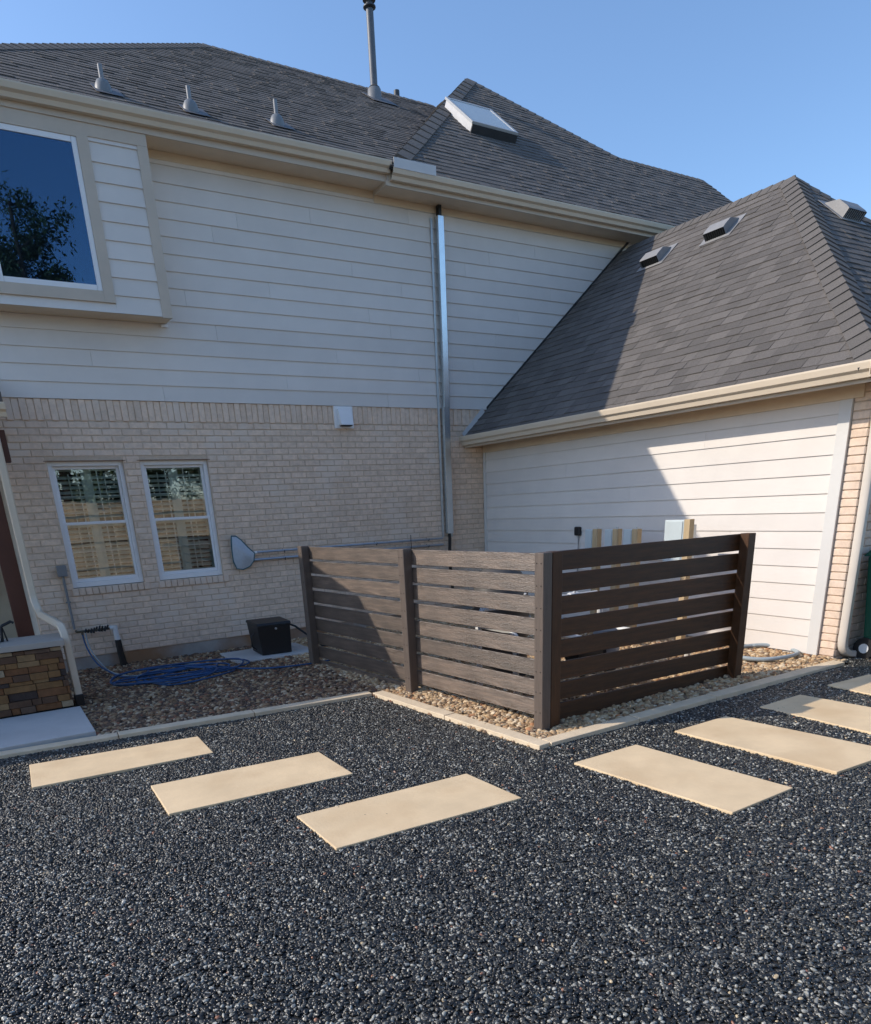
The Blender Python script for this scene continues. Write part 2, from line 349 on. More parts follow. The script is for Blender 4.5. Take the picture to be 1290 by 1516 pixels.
# windows in the brick wall (x0,x1,z0,z1)
WIN = [(.851, 1.631, .954, 2.29), (1.813, 2.59, .954, 2.29)]
Z0B, Z1B, CH = .170, 2.694, .0701
wall = MB()
ys, ye = YW+.007, YW+.26
xsn = [XL] + [v for w in WIN for v in w[:2]] + [6.70]
zlo, zhi = WIN[0][2]-.085, WIN[0][3]
wall.box(XL, 6.70, ys, ye, .165, zlo); wall.box(XL, 6.70, ys, ye, zhi, 2.906)
for a, b in ((XL, WIN[0][0]), (WIN[0][1], WIN[1][0]), (WIN[1][1], 6.70)): wall.box(a, b, ys, ye, zlo, zhi)
for w in WIN: wall.box(w[0], w[1], ys, ye, zlo, zlo+.08)
bw = wall.build('brick_wall', mortar_m, house)
def brick_mesh(w, h, dpt=.04, c=.004):
    """chamfered brick, front face at y=0 looking to -y, centred in x, bottom at z=0"""
    mb = MB()
    a, b = w/2, h
    v = [(-a,dpt,0),(a,dpt,0),(a,dpt,b),(-a,dpt,b), (-a,c,0),(a,c,0),(a,c,b),(-a,c,b), (-a+c,0,c),(a-c,0,c),(a-c,0,b-c),(-a+c,0,b-c)]
    f = [(0,1,5,4),(1,2,6,5),(2,3,7,6),(3,0,4,7),(4,5,9,8),(5,6,10,9),(6,7,11,10),(7,4,8,11),(8,9,10,11)]
    mb.add(v, f); me = mb.mesh('brick'); me.materials.append(brick_m); return me, v, f
BL = .2075; JT = .0095
bricks = []          # (x0,x1,z,height,proud)
r = 0; z = Z0B
while z+CH-JT < Z1B+.01:
    off = (r % 2)*BL/2 + random.uniform(-.012, .012); x = XL-off
    while x < 6.66:
        a, b = max(x+JT/2, XL), min(x+BL-JT/2, 6.66); h = CH-JT
        segs = [(a, b)]
        for w in WIN:
            if z+h > w[2]-.085 and z < w[3]:
                n = []
                for (p, q) in segs:
                    if q <= w[0]-.003 or p >= w[1]+.003: n.append((p, q))
                    else:
                        if p < w[0]-.02: n.append((p, w[0]-.004))
                        if q > w[1]+.02: n.append((w[1]+.004, q))
                segs = n
        for (p, q) in segs:
            if q-p > .018: bricks.append((p, q, z, h, random.uniform(-.0015, .0025)))
        x += BL
    z += CH; r += 1
x = XL+.004; k = 0
while x < 6.63:                                           # soldier course, every second brick set proud
    bricks.append((x, x+.0655, 2.700+(0 if k % 2 else -.006), .204+(0 if k % 2 else .006), .010 if k % 2 == 0 else 0)); x += .0715; k += 1
for w in WIN:                                             # rowlock sills
    x = w[0]-.02
    while x < w[1]: bricks.append((x, x+.0655, w[2]-.083, .078, .022)); x += .0715
bricks.sort(key=lambda b: (Vector(((b[0]+b[1])/2, YW, b[2]))-CAM).length - (.0 if b[3] < .15 else .1))
cache = {}; rest = MB()
for i, (a, b, z, h, pr) in enumerate(bricks):
    w = round(b-a, 3); key = (w, round(h, 3))
    if key not in cache: cache[key] = brick_mesh(w, h)
    me, v, f = cache[key]; cx = (a+b)/2
    if i < 300: link('brick', me, bw, loc=(cx, YW-pr, z))
    else: rest.add([(p[0]+cx, p[1]+YW-pr, p[2]+z) for p in v], f)
o = link('brickwork', rest.mesh('brickwork'), bw, brick_m, kind='stuff')

# interior darkness and shutters behind the sash windows
def sash_window(w):
    x0, x1, z0, z1 = w; yf = YW+.045
    root = MB()                                            # outer frame
    fw = .045
    for bx in ((x0, x0+fw, z0, z1), (x1-fw, x1, z0, z1), (x0+fw, x1-fw, z0, z0+.055), (x0+fw, x1-fw, z1-fw, z1)):
        root.box(bx[0], bx[1], yf, yf+.09, bx[2], bx[3])
    wo = root.build('window', white_m, house, bevel=.004)
    zm = (z0+z1)/2+.01
    for nm, za, zb, yy in (('upper_sash', zm-.01, z1-fw-.001, yf+.045), ('lower_sash', z0+.056, zm+.03, yf+.018)):
        m_ = MB(); t = .03; a, b = x0+fw+.001, x1-fw-.001
        m_.box(a, a+t, yy, yy+.026, za, zb); m_.box(b-t, b, yy, yy+.026, za, zb)
        m_.box(a+t, b-t, yy, yy+.026, za, za+t+.008); m_.box(a+t, b-t, yy, yy+.026, zb-t, zb)
        m_.build(nm, white_m, wo, bevel=.003)
        g = MB(); g.box(a+t, b-t, yy+.008, yy+.014, za+t+.008, zb-t); g.build('pane', pane_lo, wo)
        for k in (1, 2):
            xx = a+t+(b-a-2*t)*k/3; g = MB(); g.box(xx-.006, xx+.006, yy+.016, yy+.022, za+t+.008, zb-t); g.build('muntin', white_m, wo)
        zz = (za+zb)/2; g = MB(); g.box(a+t, b-t, yy+.0165, yy+.0215, zz-.006, zz+.006); g.build('muntin', white_m, wo)
    # plantation shutter panels inside
    ys_ = yf+.13
    m_ = MB(); xm = (x0+x1)/2
    for (a, b, c, d) in ((x0, x0+.07, z0, z1), (x1-.07, x1, z0, z1), (xm-.055, xm+.055, z0, z1), (x0+.07, xm-.055, z0, z0+.10), (xm+.055, x1-.07, z0, z0+.10), (x0+.07, xm-.055, z1-.09, z1), (xm+.055, x1-.07, z1-.09, z1), (x0+.07, xm-.055, zm-.03, zm+.03), (xm+.055, x1-.07, zm-.03, zm+.03)):
        m_.box(a, b, ys_, ys_+.03, c, d)
    m_.build('shutter_frame', shutter_m, wo)
    for (a, b) in ((x0+.07, xm-.055), (xm+.055, x1-.07)):
        z = z0+.135
        while z < z1-.11:
            if abs(z-zm) > .045:
                m_ = MB(); ang = .45
                m_.hexa([(a, ys_-.005, z-.012), (b, ys_-.005, z-.012), (b, ys_+.045, z+.014), (a, ys_+.045, z+.014), (a, ys_-.005, z-.006), (b, ys_-.005, z-.006), (b, ys_+.045, z+.020), (a, ys_+.045, z+.020)])
                m_.build('louver', shutter_m, wo)
            z += .052
        m_ = MB(); m_.box((a+b)/2-.005, (a+b)/2+.005, ys_-.016, ys_-.008, z0+.12, z1-.12); m_.build('tilt_rod', shutter_m, wo)
    # dark sheet standing in for the unlit room
    g = MB(); g.box(x0-.01, x1+.01, ys_+.35, ys_+.37, z0-.05, z1+.05); g.build('dark_room', dark_m, wo)
    # thin lintel line
    g = MB(); g.box(x0-.03, x1+.03, YW-.004, YW+.05, z1+.001, z1+.008); g.build('lintel', mat('rusty_lintel', (.20, .12, .08), .8, .2), wo)
for w in WIN: sash_window(w)

# lap siding ------------------------------------------------------
def lap_board(x0, x1, z, h, axis='x', at=YW):
    """one clapboard; bottom edge stands proud and overlaps the board below"""
    mb = MB(); t0, t1 = (.019, .005) if axis == 'x' else (.017, .004); hb = h+.018
    if axis == 'x':
        mb.hexa([(x0, at-t0, z), (x1, at-t0, z), (x1, at-t0+.011, z), (x0, at-t0+.011, z), (x0, at-t1, z+hb), (x1, at-t1, z+hb), (x1, at+.002, z+hb), (x0, at+.002, z+hb)])
    else:
        mb.hexa([(at-t0, x1, z), (at-t0, x0, z), (at-t0+.010, x0, z), (at-t0+.010, x1, z), (at-t1, x1, z+hb), (at-t1, x0, z+hb), (at+.002, x0, z+hb), (at+.002, x1, z+hb)])
    return mb
SP = .1603; ZS0, ZS1 = 2.906, 5.27
back = MB(); back.box(XL, 9.6, YW+.006, YW+.25, 2.9065, 5.5)
sw = back.build('siding_wall', siding_m, house)
rows = int(math.ceil((ZS1-ZS0)/SP))
joints = {0: [2.2, 5.1], 1: [3.7], 2: [1.5, 5.6], 3: [4.4, 6.5], 4: [2.9], 5: [5.2, 6.9], 6: [2.6, 4.9], 7: [3.6, 7.3], 8: [5.4], 9: [4.7, 7.9], 10: [3.0, 6.4], 11: [3.3, 6.8], 12: [4.2, 7.6], 13: [5.55], 14: [3.9, 7.0]}
for r in range(rows):
    z = ZS0+SP*r; h = min(SP, ZS1+.03-z)
    xr = min(9.6, 6.2+(z+h-2.35)/.86)
    x = XL; cuts = [c for c in joints.get(r, []) if c < xr-.3]+[xr]
    for c in cuts:
        if c-x > .05: lap_board(x+.0012, c-.0012, z+random.uniform(-.0016, .0016), h).build('siding_board', siding_m, sw)
        x = c

# bay -------------------------------------------------------------
YB, BX0, BX1, BZ0, BZ1 = 8.885, .42, 2.343, 3.677, 5.262
mb = MB(); mb.box(BX0, BX1, YB+.012, YW-.02, BZ0+.012, BZ1-.002); bay = mb.build('bay_window', soffit_m, house)
def onbay(x, y): return pY(x, y, YB-.02)
wl, wr_ = .745, onbay(152.6, 428).x; wb_, wt = onbay(150, 430).z, onbay(111, 201).z
tw = .105
tz0, tz1 = wb_-tw*.95, wt+tw
mb = MB(); mb.box(BX0, BX1, YB, YW-.02, BZ0, BZ0+.011); mb.build('bay_soffit', soffit_m, bay)
z = BZ0; k = 0
rowsb = []
while z < BZ1-.10:
    h = min(SP, BZ1-.06-z)
    segs = [(BX0+.1, wl-tw), (wr_+tw, BX1-.10)] if (z+h > tz0+.02 and z < tz1) else [(BX0+.1, BX1-.10)]
    if z < tz0 < z+h: lap_board(BX0+.1, BX1-.10, z, tz0-z-.018, at=YB+.012).build('siding_board', siding_m, bay)
    for a, b in segs: lap_board(a, b, z, h, at=YB+.0125).build('siding_board', siding_m, bay)
    z += SP
for nm, a, b, c, d in (('corner_trim', BX1-.10, BX1+.002, BZ0-.01, BZ1-.11), ('corner_trim', BX0-.002, BX0+.10, BZ0-.01, BZ1-.11), ('frieze_board', BX0-.002, BX1+.002, BZ1-.11, BZ1-.001)):
    mb = MB(); mb.box(a, b, YB-.012, YB+.03, c, d); mb.build(nm, trim_m, bay, bevel=.003)
for nm, a, b, c, d in (('window_trim', wl-tw, wl, tz0, tz1), ('window_trim', wr_, wr_+tw, tz0, tz1), ('window_trim', wl, wr_, tz0, wb_), ('window_trim', wl, wr_, wt, tz1)):
    mb = MB(); mb.box(a, b, YB-.018, YB+.03, c, min(d, BZ1-.111)); mb.build(nm, trim_m, bay, bevel=.003)
mb = MB(); t = .05
for a, b, c, d in ((wl, wl+t, wb_, wt), (wr_-t, wr_, wb_, wt), (wl+t, wr_-t, wb_, wb_+t), (wl+t, wr_-t, wt-t, wt)): mb.box(a+.001, b-.001, YB-.010, YB+.011, c+.001, d-.001)
mb.build('window_frame', white_m, bay, bevel=.004)
mb = MB(); mb.box(wl+t, wr_-t, YB-.001, YB+.005, wb_+t, wt-t); mb.build('pane', pane_hi, bay)
mb = MB(); mb.box(wl+t, wr_-t, YB+.0085, YB+.0115, wb_+t, wt-t); mb.build('dark_backing', mat('dark_blue_backing', (.006, .012, .022), .8, .05), bay)  # dark sheet in place of the unlit interior behind the pane
mb = MB(); mb.box(BX1-.06, BX1+.015, YW-.04, YW-.018, BZ0-.035, BZ0-.012); mb.build('flashing_end', white_m, bay)

# eaves: fascia, soffit, gutters ----------------------------------
def gutter(a, b, out, name='gutter', par=None, zt=0., dpt=.115, ht=.106):
    """K-style gutter from a to b, out = direction away from the house; a,b at back top edge"""
    prof = [(0, 0), (0, -ht), (dpt*.50, -ht), (dpt*.62, -ht*.66), (dpt*.88, -ht*.50), (dpt*.98, -ht*.12), (dpt*.98, 0), (dpt*.90, 0), (dpt*.86, -.012), (dpt*.80, -ht*.42), (dpt*.55, -ht*.60), (dpt*.44, -ht+.006), (.006, -ht+.006), (.006, 0)]
    mb = MB(); mb.prism(prof, a, b, out, (0, 0, 1)); return mb.build(name, gutter_m, par)
ZSO, YF = 5.262, 8.86
XR0 = 5.07
mb = MB(); mb.box(-.05, XR0, YF, YF+.02, 5.255, 5.43); mb.build('fascia', trim_m, house)
mb = MB(); mb.box(XR0, 12.9, YF-.02, YF, 5.215, 5.40); mb.build('fascia', trim_m, house)
mb = MB(); mb.box(-.05, XR0-.001, YF+.021, YW-.005, ZSO, ZSO+.01); mb.build('soffit', soffit_m, house)
mb = MB(); mb.box(XR0, 12.9, YF+.001, YW-.005, ZSO-.035, ZSO-.025); mb.build('soffit', soffit_m, house)
mb = MB(); mb.box(XR0-.012, XR0-.0005, YF-.02, YW-.022, ZSO-.045, ZSO+.001); mb.build('soffit_return', trim_m, house)
mb = MB(); mb.box(BX1+.005, XR0-.013, YW-.024, YW-.004, ZSO-.075, ZSO-.001); mb.build('frieze_board', soffit_m, house)
mb = MB(); mb.box(XR0+.0, 9.4, YW-.024, YW-.004, ZSO-.11, ZSO-.036); mb.build('frieze_board', soffit_m, house)
gutter((-.05, YF-.001, 5.405), (XR0+.03, YF-.001, 5.43), (0, -1, 0), par=house)
gutter((XR0+.036, YF-.021, 5.365), (12.9, YF-.021, 5.36), (0, -1, 0), par=house)
mb = MB(); mb.box(XR0+.04, XR0+.62, YF-.140, YF-.134, 5.355, 5.455); mb.build('splash_guard', mat('white_flashing', (.62, .60, .58), .45, .04), house, bevel=.002)

# roofs -----------------------------------------------------------
def roof_tabs(O, U, V, N, lo, hi, vmax, expo=.128, wr=(.09, .27), lift=.010, seed=1):
    """architectural shingles: list of (centre, verts, faces); each tab a thin wedge on the slope"""
    rd = random.Random(seed); O, U, V, N = map(Vector, (O, U, V, N)); out = []
    j = 0; v0 = 0.
    while v0 < vmax-.02:
        v1 = min(v0+expo+.03, vmax); a0, b0, a1, b1 = lo(v0), hi(v0), lo(v1), hi(v1)
        u = a0-rd.uniform(0, .2); ust = []
        while u < b0: ust.append(u); u += rd.uniform(*wr)
        ust.append(b0)
        for s, e in zip(ust, ust[1:]):
            s0, e0 = max(s, a0), min(e, b0)
            if e0-s0 < .01: continue
            s1, e1 = min(max(s, a1), b1), max(min(e, b1), a1)
            if s <= a0: s1 = a1
            if e >= b0: e1 = b1
            if e1-s1 < .004: e1 = s1+.004
            g = .0015; t0 = lift+rd.choice((0, 0, .0045))+rd.uniform(0, .002); t1 = .0035
            P = lambda u, v, n: O+U*u+V*v+N*n
            dv = rd.uniform(-.006, .004)
            vs = [P(s0+g, v0+dv, 0), P(e0-g, v0+dv, 0), P(e1-g, v1, 0), P(s1+g, v1, 0), P(s0+g, v0+dv, t0), P(e0-g, v0+dv, t0), P(e1-g, v1, t1), P(s1+g, v1, t1)]
            out.append((P((s0+e0)/2, (v0+v1)/2, 0), vs))
        v0 += expo; j += 1
    return out
HF = [(4,5,6,7),(0,1,5,4),(1,2,6,5),(3,0,4,7)]
def roof(name, O, U, V, N, lo, hi, vmax, poly, seed, single=0):
    deck = MB(); N_ = Vector(N)
    deck.add([Vector(p)-N_*.002 for p in poly]+[Vector(p)-N_*.03 for p in poly], [tuple(range(len(poly))), tuple(range(len(poly), 2*len(poly)))[::-1]]+[(i, (i+1) % len(poly), len(poly)+(i+1) % len(poly), len(poly)+i) for i in range(len(poly))])
    rf = deck.build(name, deck_m, house)
    tabs = roof_tabs(O, U, V, N, lo, hi, vmax, seed=seed)
    if single: tabs.sort(key=lambda t: (t[0]-CAM).length)
    rest = MB()
    for i, (c, vs) in enumerate(tabs):
        if i < single: m_ = MB(); m_.add(vs, HF); link('shingle', m_.mesh('shingle'), rf, shing_m)
        else: rest.add(vs, HF)
    if rest.v: link('shingles', rest.mesh('shingles'), rf, shing_m, kind='stuff')
    return rf
def unit(*v): return Vector(v).normalized()
def caps(a, b, n1, n2, par, L=.145, wdt=.135, joined=False, name='ridge_cap'):
    """folded cap shingles along a hip or ridge from low end a to high end b; n1, n2 are the two roof normals"""
    a, b, n1, n2 = map(Vector, (a, b, n1, n2)); d = (b-a); n = int(d.length/L); d.normalize()
    s1, s2 = n1.cross(d).normalized(), n2.cross(d).normalized()
    if s1.dot(n2) > 0: s1 = -s1                            # each leg of the fold runs down its own slope
    if s2.dot(n1) > 0: s2 = -s2
    acc = MB(); upv = (n1+n2).normalized()
    for k in range(n):
        p = a+d*(k*L); q = p+d*(L+.04); t0, t1 = (.022, .012) if joined else (.034, .016)
        vs = [p+s1*wdt+n1*t0*.8, p+upv*(t0+.006), p+s2*wdt+n2*t0*.8, q+s1*wdt+n1*t1, q+upv*(t1+.006), q+s2*wdt+n2*t1,
              p+s1*wdt+n1*.004, p+upv*.004, p+s2*wdt+n2*.004, q+s1*wdt+n1*.004, q+s2*wdt+n2*.004]
        f = [(0, 1, 4, 3), (1, 2, 5, 4), (6, 7, 1, 0), (7, 8, 2, 1), (6, 0, 3, 9), (8, 10, 5, 2)]
        if joined: acc.add(vs, f)
        else: m_ = MB(); m_.add(vs, f); link(name, m_.mesh(name), par, shcap_m)
    if joined: link(name+'s', acc.mesh(name), par, shcap_m, kind='stuff')

# left main roof
pL = .64; kL = math.sqrt(1+pL*pL); eL = (8.775, 5.415); YRL = 13.28; ZRL = eL[1]+pL*(YRL-eL[0]); XC = 4.56-(YRL-eL[0])
pR = .80; kR = math.sqrt(1+pR*pR); eR = (8.755, 5.37); XRc = 5.07
def val_x(y): return XRc+((eL[1]+pL*(y-eL[0]))-eR[1])/pR          # valley between the left roof and the left face of the right roof
loL = lambda v: XC+v/kL
hiL = lambda v: val_x(eL[0]+v/kL)
polyL = [(XC, eL[0], eL[1]), (val_x(eL[0]), eL[0], eL[1]), (val_x(YRL), YRL, ZRL), (4.56, YRL, ZRL)]
rL = roof('roof', (0, eL[0], eL[1]), (1, 0, 0), (0, 1/kL, pL/kL), (0, -pL/kL, 1/kL), loL, hiL, (YRL-eL[0])*kL, polyL, 11)
# right main roof
PKx, PKy = 8.95, eR[0]+(8.95-XRc); PKz = eR[1]+pR*(PKy-eR[0])
ZB = 7.03; YBk = eR[0]+(ZB-eR[1])/pR; XBk = PKx+(PKy-YBk); XE = 13.0
loR = lambda v: XRc+v/kR
def hiR(v):
    y = eR[0]+v/kR
    return XE if y <= YBk else PKx+(PKy-y)
polyR = [(XRc, eR[0], eR[1]), (XE, eR[0], eR[1]), (XE, YBk, ZB), (XBk, YBk, ZB), (PKx, PKy, PKz)]
rR = roof('roof', (0, eR[0], eR[1]), (1, 0, 0), (0, 1/kR, pR/kR), (0, -pR/kR, 1/kR), loR, hiR, (PKy-eR[0])*kR-.05, polyR, 12)
# left face of the right roof
loS = lambda v: eR[0]+v/kR
def hiS(v):
    x = XRc+v/kR; z_ = eR[1]+pR*(x-XRc); return eL[0]+(z_-eL[1])/pL+.02
polyS = [(XRc, eR[0], eR[1]), (PKx, PKy, PKz), (PKx, PKy+1.4, PKz), (val_x(YRL), YRL, ZRL)]
rS = roof('roof', (XRc, 0, eR[1]), (0, 1, 0), (1/kR, 0, pR/kR), (-pR/kR, 0, 1/kR), loS, hiS, (PKx-XRc)*kR-.05, polyS, 13)
# plain rear faces close the roof volumes
mb = MB()
mb.quad((XC, eL[0], eL[1]), (4.56, YRL, ZRL), (4.56, YRL+.01, ZRL), (XC, 17.8, eL[1]))
mb.quad((XC, 17.8, eL[1]), (4.56, YRL+.01, ZRL), (8.8, YRL+.01, ZRL), (8.8, 17.8, eL[1]))
mb.quad((PKx, PKy, PKz), (PKx, 17.8, PKz), (XBk+2, 17.8, ZB-1.6), (XBk, YBk, ZB))
mb.quad((XBk, YBk, ZB), (XE, YBk, ZB), (XE, 13.0, 5.4), (XBk, 13.0, 5.4))
mb.quad((PKx, PKy+1.4, PKz), (PKx, 17.8, PKz), (8.8, 17.8, eL[1]), (8.8, YRL, ZRL))
mb.quad((XE, eR[0], eR[1]), (XE, 13.0, 5.4), (XE, YBk, ZB))
mb.build('rear_roof', shing_m, house)
rw = MB(); rw.box(XL, XL+.2, YW+.27, 17.4, -.2, 5.4); rw.box(XL, 12.6, 17.2, 17.4, -.2, 5.4); rw.box(12.4, 12.6, YW+.27, 17.2, -.2, 5.4)
rw.build('rear_wall', siding_m, house)
dn = lambda p: unit(0, -p, 1); dl = lambda p: unit(-p, 0, 1); dr = lambda p: unit(p, 0, 1); db = lambda p: unit(0, p, 1)
caps((XC, eL[0], eL[1]), (4.56, YRL, ZRL), dl(pL), dn(pL), rL, joined=True)
caps((4.56, YRL, ZRL), (val_x(YRL), YRL, ZRL), db(pL), dn(pL), rL, joined=True)
caps((XRc+.28, eR[0]+.28, eR[1]+.28*pR), (PKx, PKy, PKz), dl(pR), dn(pR), rR, L=.30, wdt=.16)
caps((XBk, YBk, ZB), (PKx, PKy, PKz), dr(pR), dn(pR), rR, joined=True)
caps((XBk, YBk, ZB), (XE, YBk, ZB), db(pR), dn(pR), rR, joined=True)

# garage wing -----------------------------------------------------
pG = .86; kG = math.sqrt(1+pG*pG); GX0, GZ0, GY0 = 6.262, 2.5096, 3.412
RGX = 9.275; RGZ = GZ0+pG*(RGX-GX0); PGy = GY0+(RGX-GX0)
loG = lambda v: GY0+v/kG
hiG = lambda v: YW-.02
# frame: u = world y, v up the slope (+x), n away
polyG = [(GX0, GY0, GZ0), (GX0, YW-.02, GZ0), (RGX, YW-.02, RGZ), (RGX, PGy, RGZ)]
rG = roof('garage_roof', (GX0, 0, GZ0), (0, 1, 0), (1/kG, 0, pG/kG), (-pG/kG, 0, 1/kG), loG, hiG, (RGX-GX0)*kG-.02, polyG, 21, single=300)
GX1 = 2*RGX-GX0
polyF = [(GX0, GY0, GZ0), (GX1, GY0, GZ0), (RGX, PGy, RGZ)]
rF = roof('garage_roof', (0, GY0, GZ0), (1, 0, 0), (0, 1/kG, pG/kG), (0, -pG/kG, 1/kG), lambda v: GX0+v/kG, lambda v: GX1-v/kG, (RGX-GX0)*kG-.05, polyF, 22)
mb = MB(); mb.quad((GX1, GY0, GZ0), (GX1, 9.3, GZ0), (RGX, 9.3, RGZ-.01), (RGX, PGy, RGZ-.01)); mb.build('rear_roof', shing_m, house)
caps((GX0+.03, GY0+.03, GZ0+.03*pG), (RGX, PGy, RGZ), dl(pG), dn(pG), rG, L=.17, wdt=.15)
caps((GX1, GY0, GZ0), (RGX, PGy, RGZ), dr(pG), dn(pG), rF, joined=True)
caps((RGX, PGy-.02, RGZ), (RGX, YW-.05, RGZ), dl(pG), dr(pG), rG, joined=True)
# garage walls
GB, GYc = .128, 3.815
back = MB(); back.box(XG+.004, XG+.2, GYc, YW+.0, GB-.1, 2.5); gw = back.build('siding_wall', siding_m, house)
r = 0
SG = .1612
gj = {1: [5.2], 2: [7.3], 3: [7.0], 5: [6.1], 6: [4.9], 8: [5.6], 9: [6.3], 11: [7.4], 12: [5.3]}
while GB+SG*r < 2.33:
    z = GB+SG*r; h = min(SG, 2.40-z); y = GYc+.105
    for c in gj.get(r, [])+[YW-.066]:
        lap_board(y+.0008, c-.0008, z, h, 'y', XG).build('siding_board', siding_m, gw); y = c
    r += 1
for nm, a, b in (('corner_trim', GYc-.004, GYc+.104), ('corner_trim', YW-.065, YW-.012)):
    mb = MB(); mb.box(XG-.024, XG+.003, a, b, GB-.004, 2.33); mb.build(nm, gtrim_m, gw, bevel=.003)
mb = MB(); mb.box(XG-.026, XG+.003, GYc-.09, YW-.012, 2.3305, 2.448); mb.build('frieze_board', soffit_m, gw, bevel=.002)
mb = MB(); mb.box(6.31, 6.33, 3.465, YW-.01, 2.40, 2.485); mb.build('fascia', trim_m, house)
mb = MB(); mb.box(6.33, XG+.0, 3.465, YW-.012, 2.45, 2.46); mb.box(XG+.001, GX1-.2, 3.465, 3.66, 2.45, 2.46); mb.build('soffit', soffit_m, house)
mb = MB(); mb.box(6.331, GX1-.1, 3.465, 3.485, 2.40, 2.485); mb.build('fascia', trim_m, house)
gutter((6.309, 3.345, 2.545), (6.309, YW-.028, 2.545), (-1, 0, 0), par=house, dpt=.105, ht=.115)
gutter((6.2, 3.464, 2.545), (GX1, 3.464, 2.545), (0, -1, 0), par=house, dpt=.105, ht=.115)
# brick corner and front of the garage
FY = 3.655
mb = MB(); mb.box(XG+.012, 12.2, FY+.012, FY+.2, -.1, 2.45); mb.box(XG+.0125, XG+.2, FY+.011, GYc-.006, -.1, 2.45)
gb = mb.build('brick_wall', mortar_m, house)
rest = MB(); z = .06; r = 0
def rot_brick(v, cy, z, px): return [(px+p[1], cy+p[0], p[2]+z) for p in v]
cnt = 0
while z < 2.42:
    h = CH-JT
    # return on the side wall, 15 cm wide
    me, v, f = brick_mesh(.148, h); rest.add(rot_brick(v, FY+.078, z, XG), f)
    x = XG+(.0 if r % 2 else -.10)+.02
    while x < 9.2:
        a, b = max(x, XG+.004), x+BL-JT
        me2, v, f = brick_mesh(b-a, h); rest.add([(p[0]+(a+b)/2, p[1]+FY, p[2]+z) for p in v], f)
        x += BL
    z += CH; r += 1
link('brickwork', rest.mesh('brickwork'), gb, brick_m, kind='stuff')
# garage downspout
def strap_pipe(pts, w, d, m, name, par, **kw):
    """rectangular downspout with rounded edges swept along pts"""
    mb = MB(); pts = [Vector(p) for p in pts]; rings = []
    for i, p in enumerate(pts):
        t = (pts[min(i+1, len(pts)-1)]-pts[max(i-1, 0)]).normalized()
        ax = kw.get('ax', Vector((0, 1, 0))); s2 = t.cross(ax).normalized(); a2 = s2.cross(t)
        c = .3
        prof = [(-1, -1+c), (-1, 1-c), (-1+c, 1), (1-c, 1), (1, 1-c), (1, -1+c), (1-c, -1), (-1+c, -1)]
        rings.append([p+s2*(w/2*q[0])+a2*(d/2*q[1]) for q in prof])
    n = 8; v = [q for g in rings for q in g]; f = [(i*n+k, i*n+(k+1) % n, (i+1)*n+(k+1) % n, (i+1)*n+k) for i in range(len(pts)-1) for k in range(n)]
    f += [tuple(range(n)), tuple(range((len(pts)-1)*n, len(pts)*n))]
    mb.add(v, f); return mb.build(name, m, par, smooth=True)
def arc(p0, p1, p2, n=5):
    p0, p1, p2 = map(Vector, (p0, p1, p2)); return [(1-t)**2*p0+2*t*(1-t)*p1+t*t*p2 for t in [i/n for i in range(n+1)]]
dx = 6.70
strap_pipe([(6.42, 3.42, 2.44)]+arc((6.42, 3.42, 2.40), (6.44, 3.44, 2.30), (6.55, 3.53, 2.24))+arc((6.62, 3.58, 2.18), (dx, 3.615, 2.12), (dx, 3.615, 2.0))+[(dx, 3.615, 1.2)]+arc((dx, 3.615, .28), (dx, 3.615, .17), (dx+.12, 3.60, .145))+[(dx+.19, 3.59, .135)], .062, .075, mat('cream_downspout', (.66, .60, .52), .4, .03), 'downspout', house)
# step flashing where the garage roof meets the wall
mb = MB()
a, b = pY(686, 645, YW-.03), pY(716, 607, YW-.03)
dirv = (b-a).normalized(); up2 = Vector((-dirv.z, 0, dirv.x))
mb.hexa([a-up2*.03+Vector((0, -.006, 0)), b-up2*.03+Vector((0, -.006, 0)), b-up2*.03, a-up2*.03, a+up2*.035+Vector((0, -.006, 0)), b+up2*.035+Vector((0, -.006, 0)), b+up2*.035, a+up2*.035])
mb.build('kickout_flashing', mat('white_flashing', (.62, .60, .58), .45, .04), house)
mb = MB()
for k in range(18):
    x0 = GX0+.45+k*.15; z0 = GZ0+pG*(x0-GX0)
    mb.hexa([(x0, YW-.026, z0), (x0+.16, YW-.026, z0+pG*.16), (x0+.16, YW-.020, z0+pG*.16), (x0, YW-.020, z0), (x0, YW-.026, z0+.045), (x0+.16, YW-.026, z0+.045+pG*.16), (x0+.16, YW-.020, z0+.045+pG*.16), (x0, YW-.020, z0+.045)])
mb.build('step_flashing', deck_m, house)

flash_m = mat('dull_lead_flashing', (.12, .12, .125), .6, .15, 12)
# roof penetrations ----------------------------------------------
def zL(y): return eL[1]+pL*(y-eL[0])
def zR(y): return eR[1]+pR*(y-eR[0])
for (x, y, top) in ((2.067, 9.126, 5.852), (2.907, 9.085, 5.828), (3.962, 9.331, 6.006)):
    z0 = zL(y); mb = MB(); mb.tube([(x, y, z0-.05), (x, y, top)], .0225, 10); vp = mb.build('vent_pipe', mat('grey_vent_pipe', (.24, .25, .26), .5, .1), house, smooth=True)
    mb = MB(); rs = [.088, .085, .074, .055, .032]; zs = [-.035, .005, .05, .085, .10]
    mb.tube([(x, y-.0, z0+q) for q in zs], rs, 14, cap=False); mb.build('boot', mat('grey_pipe_boot', (.19, .20, .205), .5, .08), vp, smooth='all')
    mb = MB(); n_ = Vector((0, -pL, 1)).normalized(); V_ = Vector((0, 1, pL)).normalized(); c0 = Vector((x+.03, y-.02, zL(y-.02)))
    pts = [c0+Vector((1, 0, 0))*i+V_*j+n_*.022 for i, j in ((-.13, -.13), (.13, -.13), (.13, .16), (-.13, .16))]
    mb.hexa([p-n_*.003 for p in pts]+pts); mb.build('flashing', flash_m, vp)
